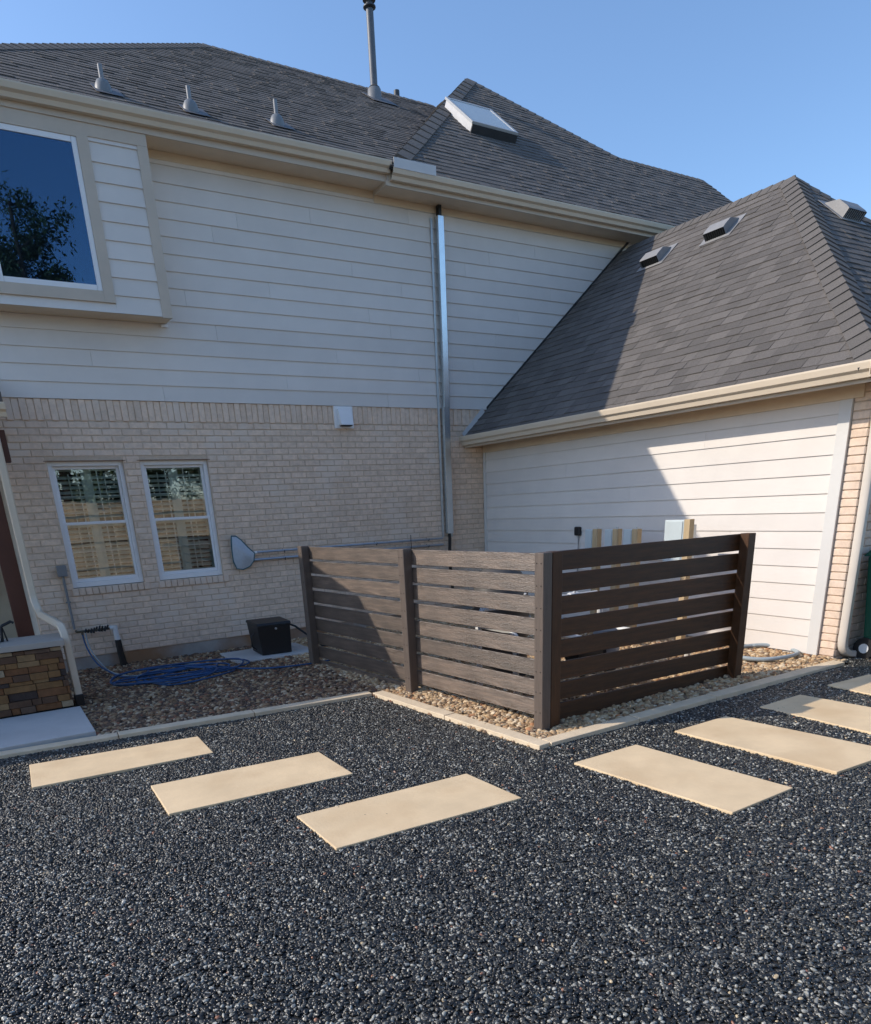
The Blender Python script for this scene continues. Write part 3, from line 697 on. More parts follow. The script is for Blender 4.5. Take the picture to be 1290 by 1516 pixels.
x, y = 7.05, 12.535; z0 = zL(y)
mb = MB(); mb.tube([(x, y, z0-.05), (x, y, 8.99)], .058, 16); fl = mb.build('flue_pipe', mat('weathered_flue_metal', (.12, .13, .145), .5, .12, 5, metal=.15), house, smooth=True)
mb = MB(); mb.tube([(x, y, z0-.12), (x, y, z0+.12), (x, y, 7.97)], [.125, .105, .072], 18, cap=False); mb.build('boot', mat('grey_pipe_boot', (.19, .20, .205), .5, .08), fl, smooth='all')
mb = MB(); mb.tube([(x, y, 7.95), (x, y, 7.965), (x, y, 7.985)], [.088, .09, .062], 18); mb.build('storm_collar', deck_m, fl, smooth=True)
mb = MB(); mb.tube([(x, y, 8.93), (x, y, 8.945), (x, y, 8.96), (x, y, 8.985)], [.075, .098, .098, .06], 18); mb.tube([(x, y, 8.98), (x, y, 9.04)], [.05, .05], 12); mb.tube([(x, y, 9.03), (x, y, 9.045), (x, y, 9.06), (x, y, 9.085)], [.10, .102, .098, .02], 18)
mb.build('cap', mat('dark_flue_cap', (.06, .065, .07), .5, .1, metal=.3), fl, smooth=True)
mb = MB(); n_ = Vector((0, -pL, 1)).normalized(); V_ = Vector((0, 1, pL)).normalized(); c0 = Vector((x+.06, y-.03, zL(y-.03)))
pts = [c0+Vector((1, 0, 0))*i+V_*j+n_*.024 for i, j in ((-.22, -.24), (.24, -.24), (.24, .24), (-.22, .24))]
mb.hexa([p-n_*.003 for p in pts]+pts); mb.build('flashing', flash_m, fl)
mb = MB(); mb.tube([(7.95, 13.35, 8.1), (7.95, 13.35, 8.42)], .05, 12); mb.build('vent_pipe', mat('dark_flue_cap', (.06, .065, .07), .5, .1), house, smooth=True)
# skylight
n_ = Vector((0, -pR, 1)).normalized(); V_ = Vector((0, 1, pR)).normalized(); U_ = Vector((1, 0, 0))
BLp = Vector((7.33, 10.33, zR(10.33))); wS, lS, hS = .83, .86, .125
def skb(u0, u1, v0, v1, n0, n1):
    mb = MB(); Q = lambda u, v, n: BLp+U_*u+V_*v+n_*n
    return mb.hexa([Q(u0, v0, n0), Q(u1, v0, n0), Q(u1, v1, n0), Q(u0, v1, n0), Q(u0, v0, n1), Q(u1, v0, n1), Q(u1, v1, n1), Q(u0, v1, n1)])
sk = skb(.02, wS-.02, .02, lS-.02, -.05, hS-.02).build('skylight', skyf_m, house)
m_ = MB()
for a in ((0, .045, 0, lS), (wS-.045, wS, 0, lS), (.046, wS-.046, 0, .045), (.046, wS-.046, lS-.045, lS)): q = skb(*a, hS-.018, hS+.012); m_.add(q.v, q.f)
m_.build('frame', mat('skylight_bronze_frame', (.45, .46, .46), .35, .05), sk)
skb(.046, wS-.046, .046, lS-.046, hS-.01, hS+.007).build('pane', skyl_m, sk)
skb(.01, wS-.01, -.014, -.002, -.01, hS-.02).build('apron', mat('dark_flue_cap', (.06, .065, .07), .5, .1), sk)
# slant-back roof vents on the garage
def roof_vent(base, U, V, N, w, l, h, face):
    U, V, N = map(Vector, (U, V, N)); b = Vector(base)
    Q = lambda u, v, n: b+U*u+V*v+N*n
    mb = MB()
    # hood: side profile slopes from the back down to nothing, deep mouth at the low end
    prof = [(0, -.01), (0, h*.95), (l*.12, h), (l*.55, h), (l, h*.15), (l, -.01)]
    v = [Q(-w/2, p[0], p[1]) for p in prof]+[Q(w/2, p[0], p[1]) for p in prof]; n = len(prof)
    mb.add(v, [(i, (i+1) % n, n+(i+1) % n, n+i) for i in range(1, n)]+[tuple(range(n)), tuple(range(n, 2*n))])
    rv = mb.build('roof_vent', mat('weathered_vent_metal', (.27, .265, .26), .55, .12, 12), house)
    g = MB(); g.hexa([Q(-w/2+.012, .012, .006), Q(w/2-.012, .012, .006), Q(w/2-.012, .03, .006), Q(-w/2+.012, .03, .006), Q(-w/2+.012, .012, h*.9), Q(w/2-.012, .012, h*.9), Q(w/2-.012, .03, h*.9), Q(-w/2+.012, .03, h*.9)])
    g.build('mouth', dark_m, rv)
    for k in range(9):
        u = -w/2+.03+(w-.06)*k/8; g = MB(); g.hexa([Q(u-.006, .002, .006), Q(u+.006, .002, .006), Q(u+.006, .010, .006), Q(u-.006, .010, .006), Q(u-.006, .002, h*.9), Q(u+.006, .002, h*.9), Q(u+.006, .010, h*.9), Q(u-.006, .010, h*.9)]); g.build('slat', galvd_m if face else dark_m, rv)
    g = MB(); pts = [Q(-w/2-.07, -.05, .018), Q(w/2+.07, -.05, .018), Q(w/2+.07, l+.05, .018), Q(-w/2-.07, l+.05, .018)]; g.hexa([p-N*.003 for p in pts]+pts); g.build('flashing', mat('weathered_vent_metal', (.27, .265, .26), .55, .12, 12), rv)
UG, VG, NG = Vector((0, 1, 0)), Vector((1/kG, 0, pG/kG)), Vector((-pG/kG, 0, 1/kG))
def onG(x, y): return Vector((x, y, GZ0+pG*(x-GX0)))
roof_vent(onG(8.62, 7.98), -UG, VG, NG, .30, .30, .115, 0)
roof_vent(onG(8.66, 6.98), -UG, VG, NG, .30, .30, .115, 0)
def onF(x, y): return Vector((x, y, GZ0+pG*(y-GY0)))
roof_vent(onF(9.33, 5.68), (1, 0, 0), (0, 1/kG, pG/kG), (0, -pG/kG, 1/kG), .36, .32, .12, 1)

# wall fittings ----------------------------------------------------
def duct(z0, z1, w, d, xo, m_, nm, par):
    mb = MB(); mb.box(xo-w/2, xo+w/2, YW-.02-d, YW-.02, z0, z1); return mb.build(nm, m_, par, bevel=.004)
cv = duct(2.905, 5.11, .088, .095, 5.975, galv_m, 'conduit_cover', house)
duct(1.25, 2.915, .094, .088, 5.968, galv_m, 'lower_cover', cv)
mb = MB(); mb.box(5.868, 5.898, YW-.031, YW-.021, 1.2, 5.09); mb.box(6.02, 6.05, YW-.031, YW-.021, 1.2, 5.09); mb.build('flange', galvd_m, cv)
mb = MB(); mb.box(5.95, 6.0, YW-.10, YW-.04, 5.10, 5.24); mb.build('line_set', black_m, cv, bevel=.008)
mb = MB(); mb.tube([(5.96, YW-.07, 1.26), (5.965, YW-.075, 1.18), (5.95, YW-.07, .9), (5.98, YW-.10, .3)], .024, 8); mb.build('line_set', black_m, cv, smooth=True)
mb = MB(); mb.box(4.292, 4.562, YW-.024, YW+.0, 2.642, 2.902); dv = mb.build('dryer_vent', white_m, house, bevel=.006)
mb = MB(); mb.hexa([(4.345, YW-.115, 2.675), (4.52, YW-.115, 2.675), (4.52, YW-.025, 2.675), (4.345, YW-.025, 2.675), (4.335, YW-.05, 2.87), (4.53, YW-.05, 2.87), (4.53, YW-.025, 2.87), (4.335, YW-.025, 2.87)]); mb.build('hood', white_m, dv, bevel=.006)
mb = MB(); mb.box(4.36, 4.505, YW-.10, YW-.03, 2.662, 2.674); mb.build('damper', black_m, dv)
mb = MB(); mb.box(.715, .815, YW-.075, YW-.001, 1.095, 1.215); mbx = mb.build('junction_box', grey_m, house, bevel=.01)
mb = MB(); mb.tube([(.765, YW-.03, 1.1), (.765, YW-.03, .5)], .014, 8); mb.build('conduit', grey_m, mbx, smooth=True)
mb = MB(); mb.box(.738, .79, YW-.03, YW-.002, .80, .815); mb.build('strap', grey_m, mbx)
# tap and pipework low on the wall
mb = MB(); mb.tube([(.78, YW+.02, .475), (.78, YW-.09, .475), (.80, YW-.10, .475), (1.17, YW-.10, .475)], .013, 8); tap = mb.build('tap_pipe', brass_m, house, smooth=True)
mb = MB()
rd = random.Random(3)
for k in range(9):
    xx = .86+.03*k; mb.tube([(xx, YW-.10+rd.uniform(-.02, .02), .475-rd.uniform(0, .03)), (xx+.02, YW-.11, .48+rd.uniform(.01, .045))], [.014, .009], 6)
mb.build('tap_valve', black_m, tap, smooth=True)
mb = MB(); mb.tube([(1.13, YW-.10, .478), (1.19, YW-.10, .478)], .026, 10); mb.tube([(1.19, YW-.10, .50), (1.19, YW-.10, .40), (1.195, YW-.10, .33)], [.03, .03, .034], 10); mb.build('pvc_elbow', pvc_m, tap, smooth=True)
mb = MB(); mb.tube([(1.195, YW-.10, .335), (1.20, YW-.10, .15), (1.215, YW-.11, -.05)], [.036, .038, .045], 10); mb.build('pipe_insulation', black_m, tap, smooth=True)
# round cornered black device on the garage wall
c = pX(856, 786, XG-.03); mb = MB(); mb.box(XG-.055, XG-.012, c.y-.052, c.y+.052, c.z-.058, c.z+.052); wd_ = mb.build('wall_outlet_cover', black_m, gw, bevel=.018)
mb = MB(); mb.tube([(XG-.03, c.y-.01, c.z-.05), (XG-.03, c.y-.012, c.z-.5)], .006, 6); mb.build('cable', grey_m, gw)

# ================================================================== PATIO COVER, COUNTER
pc = thing('patio_cover', (.24, 8.3, 0), 'dark red brown timber patio cover with beige gutter at the left end of the house', 'patio cover')
PXr, PYe, PZe, pP = .50, 8.10, 2.80, .27
mb = MB(); XP = -4.12
mb.hexa([(XP, PYe, PZe-.1), (PXr, PYe, PZe-.1), (PXr, 9.17, PZe-.1+pP*1.07), (XP, 9.17, PZe-.1+pP*1.07), (XP, PYe, PZe), (PXr, PYe, PZe), (PXr, 9.17, PZe+pP*1.07), (XP, 9.17, PZe+pP*1.07)])
mb.hexa([(XP, 9.171, PZe-.1+pP*1.07), (XL-.012, 9.171, PZe-.1+pP*1.07), (XL-.012, 11.3, PZe-.1+pP*3.2), (XP, 11.3, PZe-.1+pP*3.2), (XP, 9.171, PZe+pP*1.07), (XL-.012, 9.171, PZe+pP*1.07), (XL-.012, 11.3, PZe+pP*3.2), (XP, 11.3, PZe+pP*3.2)])  # unseen rear slope, extended to keep sun off the rock bed
mb.build('roof', shcap_m, pc)
gutter((XP, PYe-.001, 2.705), (PXr+.005, PYe-.001, 2.705), (0, -1, 0), par=pc, dpt=.11, ht=.115)
mb = MB(); mb.box(XP, .467, 8.22, 8.38, 2.225, 2.50); mb.build('beam', brownpost_m, pc, bevel=.006)
mb = MB(); mb.box(.165, .315, 8.225, 8.375, .035, 2.224); mb.build('post', brownpost_m, pc, bevel=.006)
mb = MB(); mb.box(-4.0, -3.85, 8.225, 8.375, .035, 2.224); mb.build('post', brownpost_m, pc, bevel=.006)
gx = .375
strap_pipe([(gx-.03, PYe-.06, 2.60), (gx, 8.12, 2.5), (gx, 8.13, 1.2)]+arc((gx, 8.13, 1.02), (gx, 8.12, .87), (gx+.035, 7.97, .82))+[(gx+.10, 7.65, .79)]+arc((gx+.13, 7.45, .77), (gx+.145, 7.33, .75), (gx+.147, 7.32, .60))+[(gx+.147, 7.31, .12)], .068, .075, gutter_m, 'downspout', pc, ax=Vector((0, 1, .02)))
mb = MB(); mb.box(gx+.108, gx+.186, 7.265, 7.355, .02, .14); mb.build('drain_boot', black_m, pc, bevel=.01)
# patio rear wall seen past the post
mb = MB(); mb.box(-6, XL-.01, 11.0, 11.2, -.1, 3.45); hw = mb.build('patio_wall', mat('tan_stucco', (.48, .42, .33), .9, .06, 6, .4, 60), house)
mb = MB(); mb.box(-1.6, .12, 10.96, 11.0, .82, 2.2); mb.build('window', white_m, hw)
mb = MB(); mb.box(-1.54, .06, 10.95, 10.959, .88, 2.14); mb.build('pane', mat('dark_pane', (.02, .03, .025), .05, .1), hw)
# outdoor counter with ledge stone
ct = thing('outdoor_counter', (-.6, 7.4, .035), 'outdoor kitchen counter faced with brown ledge stone beside the patio post', 'counter')
CX1, CY0, CY1 = .46, 7.20, 7.66
mb = MB(); mb.box(-2.2, CX1-.03, CY0+.03, CY1, .03, .62); mb.build('core', dark_m, ct)
mb = MB(); mb.box(-2.23, CX1+.035, CY0-.035, CY1+.03, .621, .675); mb.build('countertop', cap_m, ct, bevel=.008)
rd = random.Random(5); z = .056
while z < .60:
    h = min(rd.choice((.035, .05, .06, .075)), .62-z); x = -2.2+rd.uniform(-.1, 0)
    while x < CX1:
        w = rd.uniform(.07, .26); a, b = max(x, -2.2), min(x+w, CX1)
        if b > -.4 and b-a > .015:
            pr = rd.uniform(-.012, .016); mb = MB(); mb.box(a+.002, b-.002, CY0-pr, CY0+.04, z+.0015, z+h-.0015)
            o = mb.build('stone', stone_m, ct, bevel=.004)
        x += w
    y = CY0+.02
    while y < CY1:
        w = rd.uniform(.1, .25); mb = MB(); mb.box(CX1-.035, CX1+rd.uniform(-.015, .004), y+.0415, min(y+w, CY1)+.038, z+.0015, z+h-.0015); mb.build('stone', stone_m, ct, bevel=.004); y += w
    z += h
gh = thing('grill_handle', (.10, 7.5, .675), 'small black bent metal handle standing on the stone counter', 'handle')
mb = MB(); mb.tube([(.02, 7.5, .676), (.03, 7.5, .80), (.045, 7.5, .815), (.12, 7.5, .845), (.14, 7.5, .83)], .013, 8); mb.build('arm', black_m, gh, smooth=True)
mb = MB(); mb.tube([(.06, 7.5, .676), (.05, 7.5, .75), (.04, 7.5, .81)], .008, 6); mb.build('stay', black_m, gh, smooth=True)
mb = MB(); mb.box(-.22, .0, 7.42, 7.58, .6755, .71); mb.build('base', black_m, gh, bevel=.01)

# ================================================================== SLATTED SCREEN
sc = thing('slatted_screen', (3.37, 3.98, 0), 'L shaped dark brown horizontal slat screen hiding the pool equipment', 'fence')
FC = pg(803, 1086); FL = pg(459, 986); FR = pg(1094, 1006); FM = pg(609, 1030)
PW = .089; HT = 1.305
dA = Vector((FL.x-FC.x, FL.y-FC.y, 0)).normalized(); nA = Vector((dA.y, -dA.x, 0))     # nA points to +x (inside)
if nA.x < 0: nA = -nA
dB = Vector((FR.x-FC.x, FR.y-FC.y, 0)).normalized(); nB = Vector((-dB.y, dB.x, 0))
def place(name, me, origin, xdir, m_, par):
    o = link(name, me, par, m_); y = Vector((-xdir.y, xdir.x, 0))
    o.matrix_parent_inverse = parent_inv(par)
    o.rotation_euler = (0, 0, math.atan2(xdir.y, xdir.x)); o.location = origin; return o
def local_box(lx, ly, lz, bev=.004, warp=0):
    mb = MB(); mb.box(0, lx, -ly/2, ly/2, 0, lz); me = mb.mesh('piece'); bm = bmesh.new(); bm.from_mesh(me)
    bmesh.ops.bevel(bm, geom=list(bm.edges), offset=bev, segments=1, affect='EDGES'); bmesh.ops.recalc_face_normals(bm, faces=bm.faces)
    bm.to_mesh(me); bm.free(); return me
post_me = local_box(PW, PW, HT+.15)
def post(p, d, m_, top=HT):
    me = post_me.copy(); me.materials.clear()
    return place('post', me, Vector((p.x, p.y, -.15))-d*(PW/2), d, m_, sc)
# left panel (along dA): posts outside, boards on the inner side
cA = FC + dA*(PW/2) + nA*(PW/2)
lenA = (FL-FC).length; tM = (FM-FC).dot(dA)
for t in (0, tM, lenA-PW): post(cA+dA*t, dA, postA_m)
BH, BP, BT = .1275, .1535, .022
off = PW/2+BT/2+.0005
for bay_i, (t0, t1, nb) in enumerate(((-.02, tM, 8), (tM+.002, lenA-.02, 9))):
    for k in range(nb):
        z = HT-.008-BH-k*BP+random.uniform(-.003, .003)
        me = local_box(t1-t0-.002, BT, BH); p = cA+dA*t0+nA*off
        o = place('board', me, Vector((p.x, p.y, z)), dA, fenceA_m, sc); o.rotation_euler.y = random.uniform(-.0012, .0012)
def screws(p, d, nrm, zs, m_):
    mb = MB()
    for z in zs:
        for u in (-.018, .018):
            c = Vector((p.x, p.y, z))+d*u*1.2-nrm*.0005; mb.tube([c, c-nrm*.003], .0042, 6)
    mb.build('screws', m_, sc, kind='stuff')
rust_m = mat('dull_screw_heads', (.06, .05, .045), .5, .2, metal=.6)
for t in (0, tM, lenA-PW): screws(cA+dA*t-nA*(PW/2), dA, nA, [HT-.07-k*BP+dz for k in range(8) for dz in (0,)], rust_m)
# right panel (along dB): posts outside (-y), boards behind
cB = FC + nA*(PW+.004) + dB*(PW/2) + nB*(PW/2)
lenB = (FR-cB).dot(dB)
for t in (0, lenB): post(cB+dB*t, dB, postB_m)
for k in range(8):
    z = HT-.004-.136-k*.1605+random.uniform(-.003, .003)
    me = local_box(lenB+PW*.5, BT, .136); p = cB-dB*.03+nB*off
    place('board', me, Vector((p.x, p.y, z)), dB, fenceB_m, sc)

# ================================================================== THINGS ALONG THE WALL
# skimmer net on its pole
nt_ = thing('skimmer_net', (2.85, 9.13, 1.0), 'pale leaf skimmer net with teal rim hanging on the brick wall', 'pool net')
A = [(.0, .205), (.06, .20), (.12, .15), (.2, .05), (.262, -.015), (.24, -.11), (.19, -.17), (.10, -.205), (.02, -.19), (-.015, -.10), (-.02, .05), (-.012, .16)]
cx, cz, yy = 2.735, 1.205, YW-.06
ring = [Vector((cx+p[0], yy+.02*math.sin(i), cz+p[1])) for i, p in enumerate(A)]
mb = MB(); mb.tube(ring+[ring[0], ring[1]], .0085, 6, cap=False); mb.build('rim', teal_m, nt_, smooth=True)
mb = MB(); ctr = Vector((cx+.10, yy-.055, cz+.0)); n = len(ring)
mid = [(p+ctr)/2+Vector((0, -.022+.016*math.sin(i*2.3), 0)) for i, p in enumerate(ring)]
mb.add(ring+mid+[ctr], [(i, (i+1) % n, n+(i+1) % n, n+i) for i in range(n)]+[(n+i, n+(i+1) % n, 2*n) for i in range(n)])
mb.build('net', netm, nt_, smooth='all')
mb = MB(); mb.tube([(cx+.262, yy, cz-.012), (3.1, yy, 1.195), (5.85, yy, 1.19)], .0135, 8); mb.build('pole', alum_m, nt_, smooth=True)
mb = MB(); mb.tube([(cx+.24, yy, cz-.02), (cx+.30, yy, cz-.011)], .017, 8); mb.build('ferrule', white_m, nt_, smooth=True)
po = thing('telescopic_pole', (4.4, 9.14, 1.1), 'bare aluminium pool pole resting below the skimmer net', 'pole')
mb = MB(); mb.tube([(2.93, yy+.01, 1.105), (5.86, yy+.01, 1.10)], .0155, 8); mb.build('shaft', alum_m, po, smooth=True)
for xx in (3.4, 4.75, 5.6):
    mb = MB(); mb.tube([(xx, YW-.002, 1.21), (xx, yy-.02, 1.165), (xx, yy-.03, 1.20)], .004, 5); mb.tube([(xx, YW-.002, 1.12), (xx, yy-.01, 1.078), (xx, yy-.02, 1.11)], .004, 5); mb.build('hook', black_m, po)
mb = MB(); mb.tube([(5.30, yy-.018, 1.05), (5.30, yy-.02, 1.27)], .005, 5); mb.build('tie', black_m, po)

# concrete pad with a black pump box
mb = MB(); mb.box(2.30, 3.30, 8.12, 8.86, -.03, .045); mb.build('equipment_pad', slab_m, bevel=.008, label='thin grey concrete pad under the black box by the wall', cat='concrete pad')
bx = thing('pump_box', (2.83, 8.5, .045), 'black plastic pump housing box standing on concrete pad against the brick', 'pump box')
mb = MB(); mb.hexa([(2.66, 8.27, .046), (3.02, 8.24, .046), (3.06, 8.66, .046), (2.68, 8.70, .046), (2.63, 8.25, .40), (3.03, 8.22, .40), (3.07, 8.68, .40), (2.65, 8.72, .40)]); mb.build('body', black_m, bx, bevel=.012)
mb = MB(); mb.hexa([(2.615, 8.235, .401), (3.04, 8.205, .401), (3.085, 8.695, .401), (2.64, 8.735, .401), (2.63, 8.25, .43), (3.03, 8.22, .43), (3.07, 8.68, .43), (2.65, 8.72, .43)]); mb.build('lid', black_m, bx, bevel=.006)
mb = MB(); mb.tube([(2.84, 8.215, .36), (2.84, 8.20, .36)], .014, 8); mb.build('latch', galvd_m, bx)
mb = MB(); mb.tube([(2.64, 8.45, .30), (2.60, 8.45, .26), (2.60, 8.45, .14), (2.65, 8.45, .10)], .008, 6); mb.build('handle', black_m, bx, smooth=True)
mb = MB(); mb.tube([(3.05, 8.4, .38), (3.15, 8.38, .33), (3.45, 8.3, .06), (3.7, 8.2, .03)], .013, 8); mb.build('cable', black_m, bx, smooth=True)

# garden hose: riser from the tap, messy coil, tail under the screen
ho = thing('garden_hose', (1.6, 7.9, .03), 'long blue garden hose heaped in loose coils on the river rocks', 'garden hose')
rd = random.Random(12)
pts = [Vector((.83, YW-.11, .46)), Vector((.84, YW-.15, .30)), Vector((.90, YW-.32, .12)), Vector((1.0, 8.55, .05)), Vector((1.08, 8.25, .045))]
cx, cy = 1.62, 7.93
th = math.pi*.8
for k in range(118):
    th += .42
    L_ = k/118
    ra = .50+.10*math.sin(k*.37)-.18*math.sin(k*.11+1)
    rb_ = .32+.09*math.sin(k*.29+2)
    ox, oy = .16*math.sin(k*.17), .12*math.cos(k*.13+.5)
    pts.append(Vector((cx+ox+ra*math.cos(th), cy+oy+rb_*math.sin(th)*.9, .040+.022*(k % 15)/15+.035*L_+.008*math.sin(k*1.3))))
pts += [Vector((2.2, 7.75, .05)), Vector((2.5, 7.55, .04)), Vector((2.9, 7.47, .035)), Vector((3.3, 7.5, .035))]
def smoothpts(P, n=3):
    out = []
    for i in range(len(P)-1):
        p0, p1, p2, p3 = P[max(i-1, 0)], P[i], P[i+1], P[min(i+2, len(P)-1)]
        for k in range(n):
            t = k/n; out.append(.5*((2*p1)+(p2-p0)*t+(2*p0-5*p1+4*p2-p3)*t*t+(3*p1-p0-3*p2+p3)*t**3))
    out.append(P[-1]); return out
mb = MB(); mb.tube(smoothpts(pts), .0095, 7); mb.build('hose', hose_m, ho, smooth='all')
mb = MB(); mb.tube([(.83, YW-.112, .475), (.83, YW-.11, .44)], .013, 8); mb.build('coupling', brass_m, ho, smooth=True)
mb = MB(); mb.tube(smoothpts([Vector((.86, YW-.12, .45)), Vector((.87, YW-.2, .28)), Vector((.95, YW-.36, .10)), Vector((1.02, 8.5, .055)), Vector((1.2, 8.2, .05)), Vector((1.5, 8.35, .06)), Vector((1.75, 8.42, .06)), Vector((1.95, 8.2, .06))]), .0075, 7); mb.build('spur_line', hosep_m, ho, smooth='all')
# pale hose lying in a ring beside the garage wall
rc = pg(1118, 970, .05)
mb = MB(); R0 = .34; RCx, RCy = pg(1128, 966, .05).xy
mb.tube([(RCx+R0*math.cos(a), RCy+R0*.9*math.sin(a), gz(RCx)+.055+.006*math.sin(3*a)) for a in [i*2*math.pi/40 for i in range(47)]], .020, 8)
mb.build('flat_hose', hosep_m, smooth='all', label='pale blue grey hose lying in a ring on rocks by the white garage wall', cat='hose')

# pool equipment behind the screen ---------------------------------
GE = 'timber posts carrying junction boxes behind the screen'
for k, ((xa, ya), lab) in enumerate((((884, 783), 'pine post with pale junction box nearest the black outlet on the garage wall'), ((914, 783), 'pine post with pale junction box, middle of three behind the screen'), ((943, 783), 'pine post with pale junction box next to the larger control panel'))):
    p = pX(xa, ya, 6.15)
    t = thing('equipment_post', (6.15, p.y, gz(6.15)), lab, 'post', GE)
    mb = MB(); mb.box(6.115, 6.185, p.y-.045, p.y+.035, gz(6.15)-.1, p.z); mb.build('post', pine_m, t, bevel=.004)
    mb = MB(); mb.box(6.12, 6.17, p.y+.0355, p.y+.16, p.z-.30, p.z-.005); b_ = mb.build('junction_box', panel_m, t, bevel=.006)
    mb = MB(); mb.box(6.113, 6.1195, p.y+.045, p.y+.15, p.z-.29, p.z-.015); mb.build('lid', panel_m, b_, bevel=.002)
    mb = MB(); mb.tube([(6.15, p.y-.005, p.z-.01), (6.15, p.y-.005, p.z+.022)], .012, 8); mb.build('bolt', galvd_m, t)
p = pX(985, 770, 6.1); q = pX(1022, 770, 6.1)
t = thing('control_panel', (6.15, (p.y+q.y)/2, gz(6.15)), 'large pale blue grey control panel on pine boards beside the white garage wall', 'control panel')
mb = MB(); mb.box(6.10, 6.17, q.y+.07, p.y, p.z-.45, p.z); mb.build('cabinet', panel_m, t, bevel=.008)
mb = MB(); mb.box(6.093, 6.0995, q.y+.085, p.y-.015, p.z-.435, p.z-.015); mb.build('door', panel_m, t, bevel=.003)
mb = MB(); mb.box(6.10, 6.17, q.y, q.y+.069, gz(6.1)-.1, p.z+.005); mb.build('post', pine_m, t, bevel=.004)
mb = MB(); mb.box(6.171, 6.23, q.y+.02, p.y, p.z-.40, p.z-.05); mb.build('backing', galvd_m, t)
pp = thing('pool_pump', (4.9, 5.0, 0), 'grey pool pump with dark motor behind the slatted screen', 'pool pump')
mb = MB(); mb.tube([(4.6, 5.0, .25), (4.66, 5.0, .25), (4.9, 5.0, .25), (4.92, 5.0, .25)], [.10, .12, .12, .14], 16); mb.build('motor', black_m, pp, smooth=True)
mb = MB(); mb.tube([(5.05, 5.0, .06), (5.05, 5.0, .40), (5.05, 5.0, .44)], [.13, .13, .10], 18); mb.build('strainer', grey_m, pp, smooth=True)
mb = MB(); mb.box(4.55, 5.2, 4.86, 5.14, .03, .12); mb.build('base', black_m, pp, bevel=.01)
ft = thing('filter_tank', (4.15, 5.5, 0), 'tall dark cartridge filter tank behind the slatted screen', 'filter')
mb = MB(); mb.tube([(4.15, 5.5, .03), (4.15, 5.5, .06), (4.15, 5.5, .55), (4.15, 5.5, .62), (4.15, 5.5, .95), (4.15, 5.5, 1.08), (4.15, 5.5, 1.12)], [.22, .25, .25, .27, .25, .15, .03], 22); mb.build('tank', mat('dark_taupe_tank', (.07, .065, .06), .5, .1), ft, smooth=True)
mb = MB(); mb.tube([(4.15, 5.5, .56), (4.15, 5.5, .61)], [.285, .285], 22); mb.build('band', galvd_m, ft, smooth=True)
mb = MB(); mb.tube([(4.15, 5.5, 1.10), (4.15, 5.5, 1.17)], [.02, .02], 8); mb.build('gauge', galvd_m, ft, smooth=True)
pl = thing('pvc_pipework', (4.6, 4.7, 0), 'white plastic pool pipes running behind the slatted screen', 'pipes')
for pts in ([(3.6, 5.1, .1), (3.6, 5.1, .72), (3.65, 5.1, .78), (5.0, 5.1, .78), (5.05, 5.1, .74), (5.05, 5.1, .45)], [(3.62, 4.6, .1), (3.62, 4.6, .60), (3.62, 4.65, .64), (3.62, 5.5, .64)], [(3.7, 4.3, .28), (5.4, 4.32, .28), (5.45, 4.35, .25), (5.45, 4.35, .0)], [(3.65, 4.35, .46), (4.3, 4.4, .50), (4.35, 5.2, .50)], [(5.2, 5.0, .3), (5.7, 5.0, .3), (5.74, 5.04, .3), (5.74, 6.6, .3)]):
    mb = MB(); mb.tube(pts, .027, 8); mb.build('pipe', pvc_m, pl, smooth=True)
for (x, y, z) in ((3.62, 4.6, .38), (4.1, 5.1, .78), (4.7, 5.1, .78), (4.4, 4.31, .28), (3.6, 5.1, .5)):
    mb = MB(); mb.tube([(x-.05, y, z), (x+.05, y, z)], .04, 8); mb.tube([(x, y, z), (x, y-.03, z+.09)], .012, 6); mb.build('valve', pvc_m if z > .4 else grey_m, pl, smooth=True)

# wheeled bin by the garage front ----------------------------------
bn = thing('wheeled_bin', (7.28, 3.33, .1), 'dark green wheeled rubbish bin with black base beside the garage downspout', 'bin')
bz = .10; X0, Y0 = 6.83, 3.06
mb = MB(); mb.hexa([(X0+.05, Y0+.05, bz+.17), (X0+.53, Y0+.05, bz+.17), (X0+.53, Y0+.47, bz+.17), (X0+.05, Y0+.47, bz+.17), (X0, Y0, bz+.93), (X0+.58, Y0, bz+.93), (X0+.58, Y0+.52, bz+.93), (X0, Y0+.52, bz+.93)]); mb.build('body', green_m, bn, bevel=.02)
mb = MB(); mb.hexa([(X0-.03, Y0-.03, bz+.931), (X0+.61, Y0-.03, bz+.931), (X0+.61, Y0+.55, bz+.931), (X0-.03, Y0+.55, bz+.931), (X0+.02, Y0+.02, bz+1.0), (X0+.56, Y0+.02, bz+1.0), (X0+.56, Y0+.50, bz+1.0), (X0+.02, Y0+.50, bz+1.0)]); mb.build('lid', green_m, bn, bevel=.012)
mb = MB(); mb.box(X0+.06, X0+.52, Y0+.06, Y0+.46, bz-.02, bz+.169); mb.build('base', black_m, bn, bevel=.015)
for xx in (X0+.03, X0+.50):
    mb = MB(); mb.tube([(xx, Y0+.44, bz+.10), (xx+.05, Y0+.44, bz+.10)], .10, 18); wh = mb.build('wheel', black_m, bn, smooth=True)
    mb = MB(); mb.tube([(xx-.004, Y0+.44, bz+.10), (xx+.054, Y0+.44, bz+.10)], .045, 12); mb.build('hub', pvc_m, wh, smooth=True)

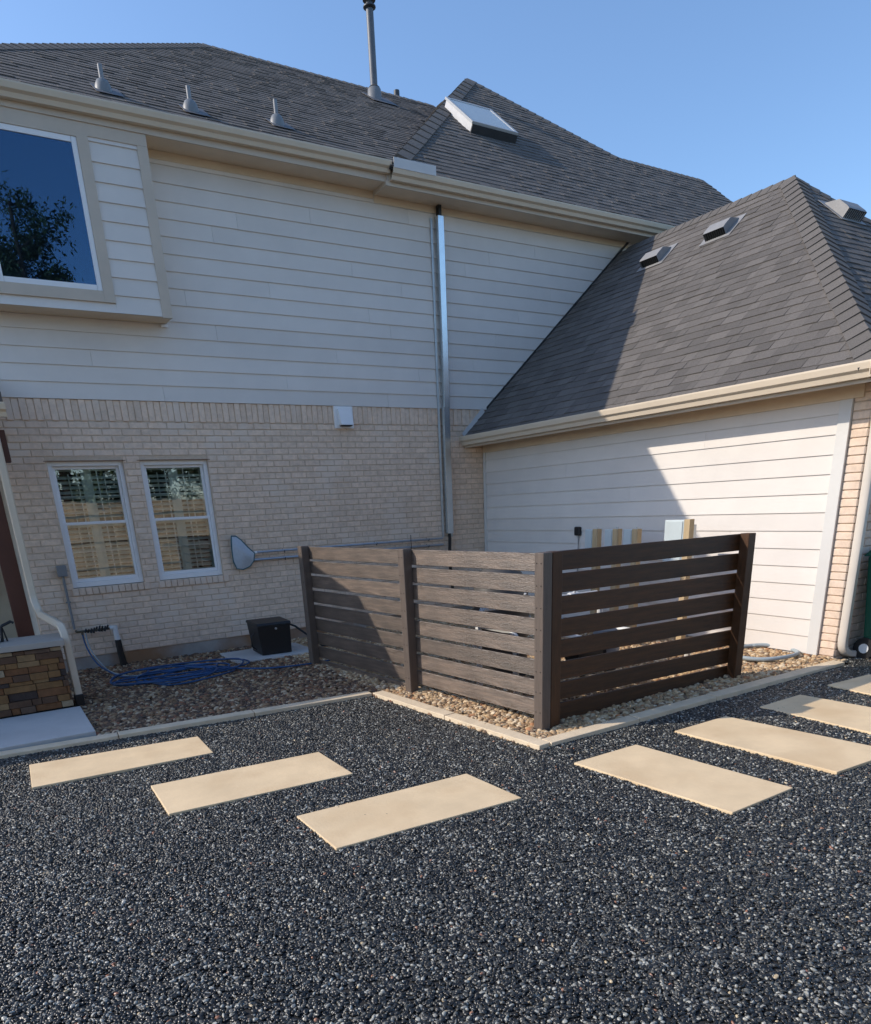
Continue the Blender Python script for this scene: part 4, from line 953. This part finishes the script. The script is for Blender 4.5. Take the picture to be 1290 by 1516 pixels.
# ================================================================== BEHIND THE CAMERA (seen mirrored in the windows)
wf = thing('picket_fence', (2, -5.6, 0), 'tall cedar privacy fence reflected in the lower windows of the house', 'fence')
pm = MB(); pm.box(-.068, .068, -.01, .01, 0, 2.2); pmesh = pm.mesh('picket'); pmesh.materials.append(picket_m)
k = 0; x = -9.0
while x < 16: link('picket', pmesh, wf, loc=(x, -5.6+random.uniform(-.004, .004), random.uniform(-.02, .03))); x += .143; k += 1
for z in (.35, 1.1, 1.85):
    mb = MB(); mb.box(-9, 16, -5.589, -5.55, z, z+.09); mb.build('rail', picket_m, wf)
def tree(x, y, h, r, seed, label):
    rd = random.Random(seed); t = thing('evergreen_tree', (x, y, 0), label, 'tree', 'evergreen trees across the yard')
    mb = MB(); mb.tube([(x, y, -.1), (x+.1, y, h*.3), (x, y+.1, h*.6), (x, y, h*.92)], [.26, .2, .12, .03], 10)
    limbs = []
    for i in range(46):
        z = h*rd.uniform(.08, .92); a = rd.uniform(0, 6.28); L_ = r*(1.08-z/h)*rd.uniform(.6, 1.15)
        e = Vector((x+L_*math.cos(a), y+L_*math.sin(a), z+L_*rd.uniform(.15, .55))); limbs.append((Vector((x, y, z)), e)); mb.tube([(x, y, z), e], [.06, .012], 5)
    mb.build('trunk', bark_m, t, smooth=True)
    lv = MB()
    for a, b in limbs:
        for _ in range(10):
            c = a.lerp(b, rd.uniform(.45, 1.08))+Vector((rd.gauss(0, .28), rd.gauss(0, .28), rd.gauss(0, .25)))
            rr = rd.uniform(.25, .55)
            for _ in range(58):
                d = Vector((rd.gauss(0, 1), rd.gauss(0, 1), rd.gauss(0, 1))).normalized()*rr*rd.random()**.5; p = c+d
                u = Vector((rd.gauss(0, 1), rd.gauss(0, 1), rd.gauss(0, 1))).normalized(); w = u.orthogonal().normalized(); s1 = rd.uniform(.028, .06)
                lv.quad(p-u*s1*1.6, p+w*s1*.5, p+u*s1*1.6, p-w*s1*.5)
    lv.build('crown', leaf_m, t)
tree(3.0, -9.5, 11.4, 4.2, 1, 'tallest dark evergreen mirrored in the bay window')
tree(.3, -10.5, 9.6, 4.4, 2, 'broad dark evergreen mirrored low in the bay window')
tree(6.4, -11.5, 9.0, 4.2, 3, 'bushy dark evergreen across the yard, past the tallest one')
tree(-3.4, -11.0, 8.2, 4.0, 4, 'dark evergreen at one end of the row behind the cedar fence')
tree(9.8, -12.0, 8.6, 4.0, 5, 'dark evergreen at the garage end of the row behind the cedar fence')
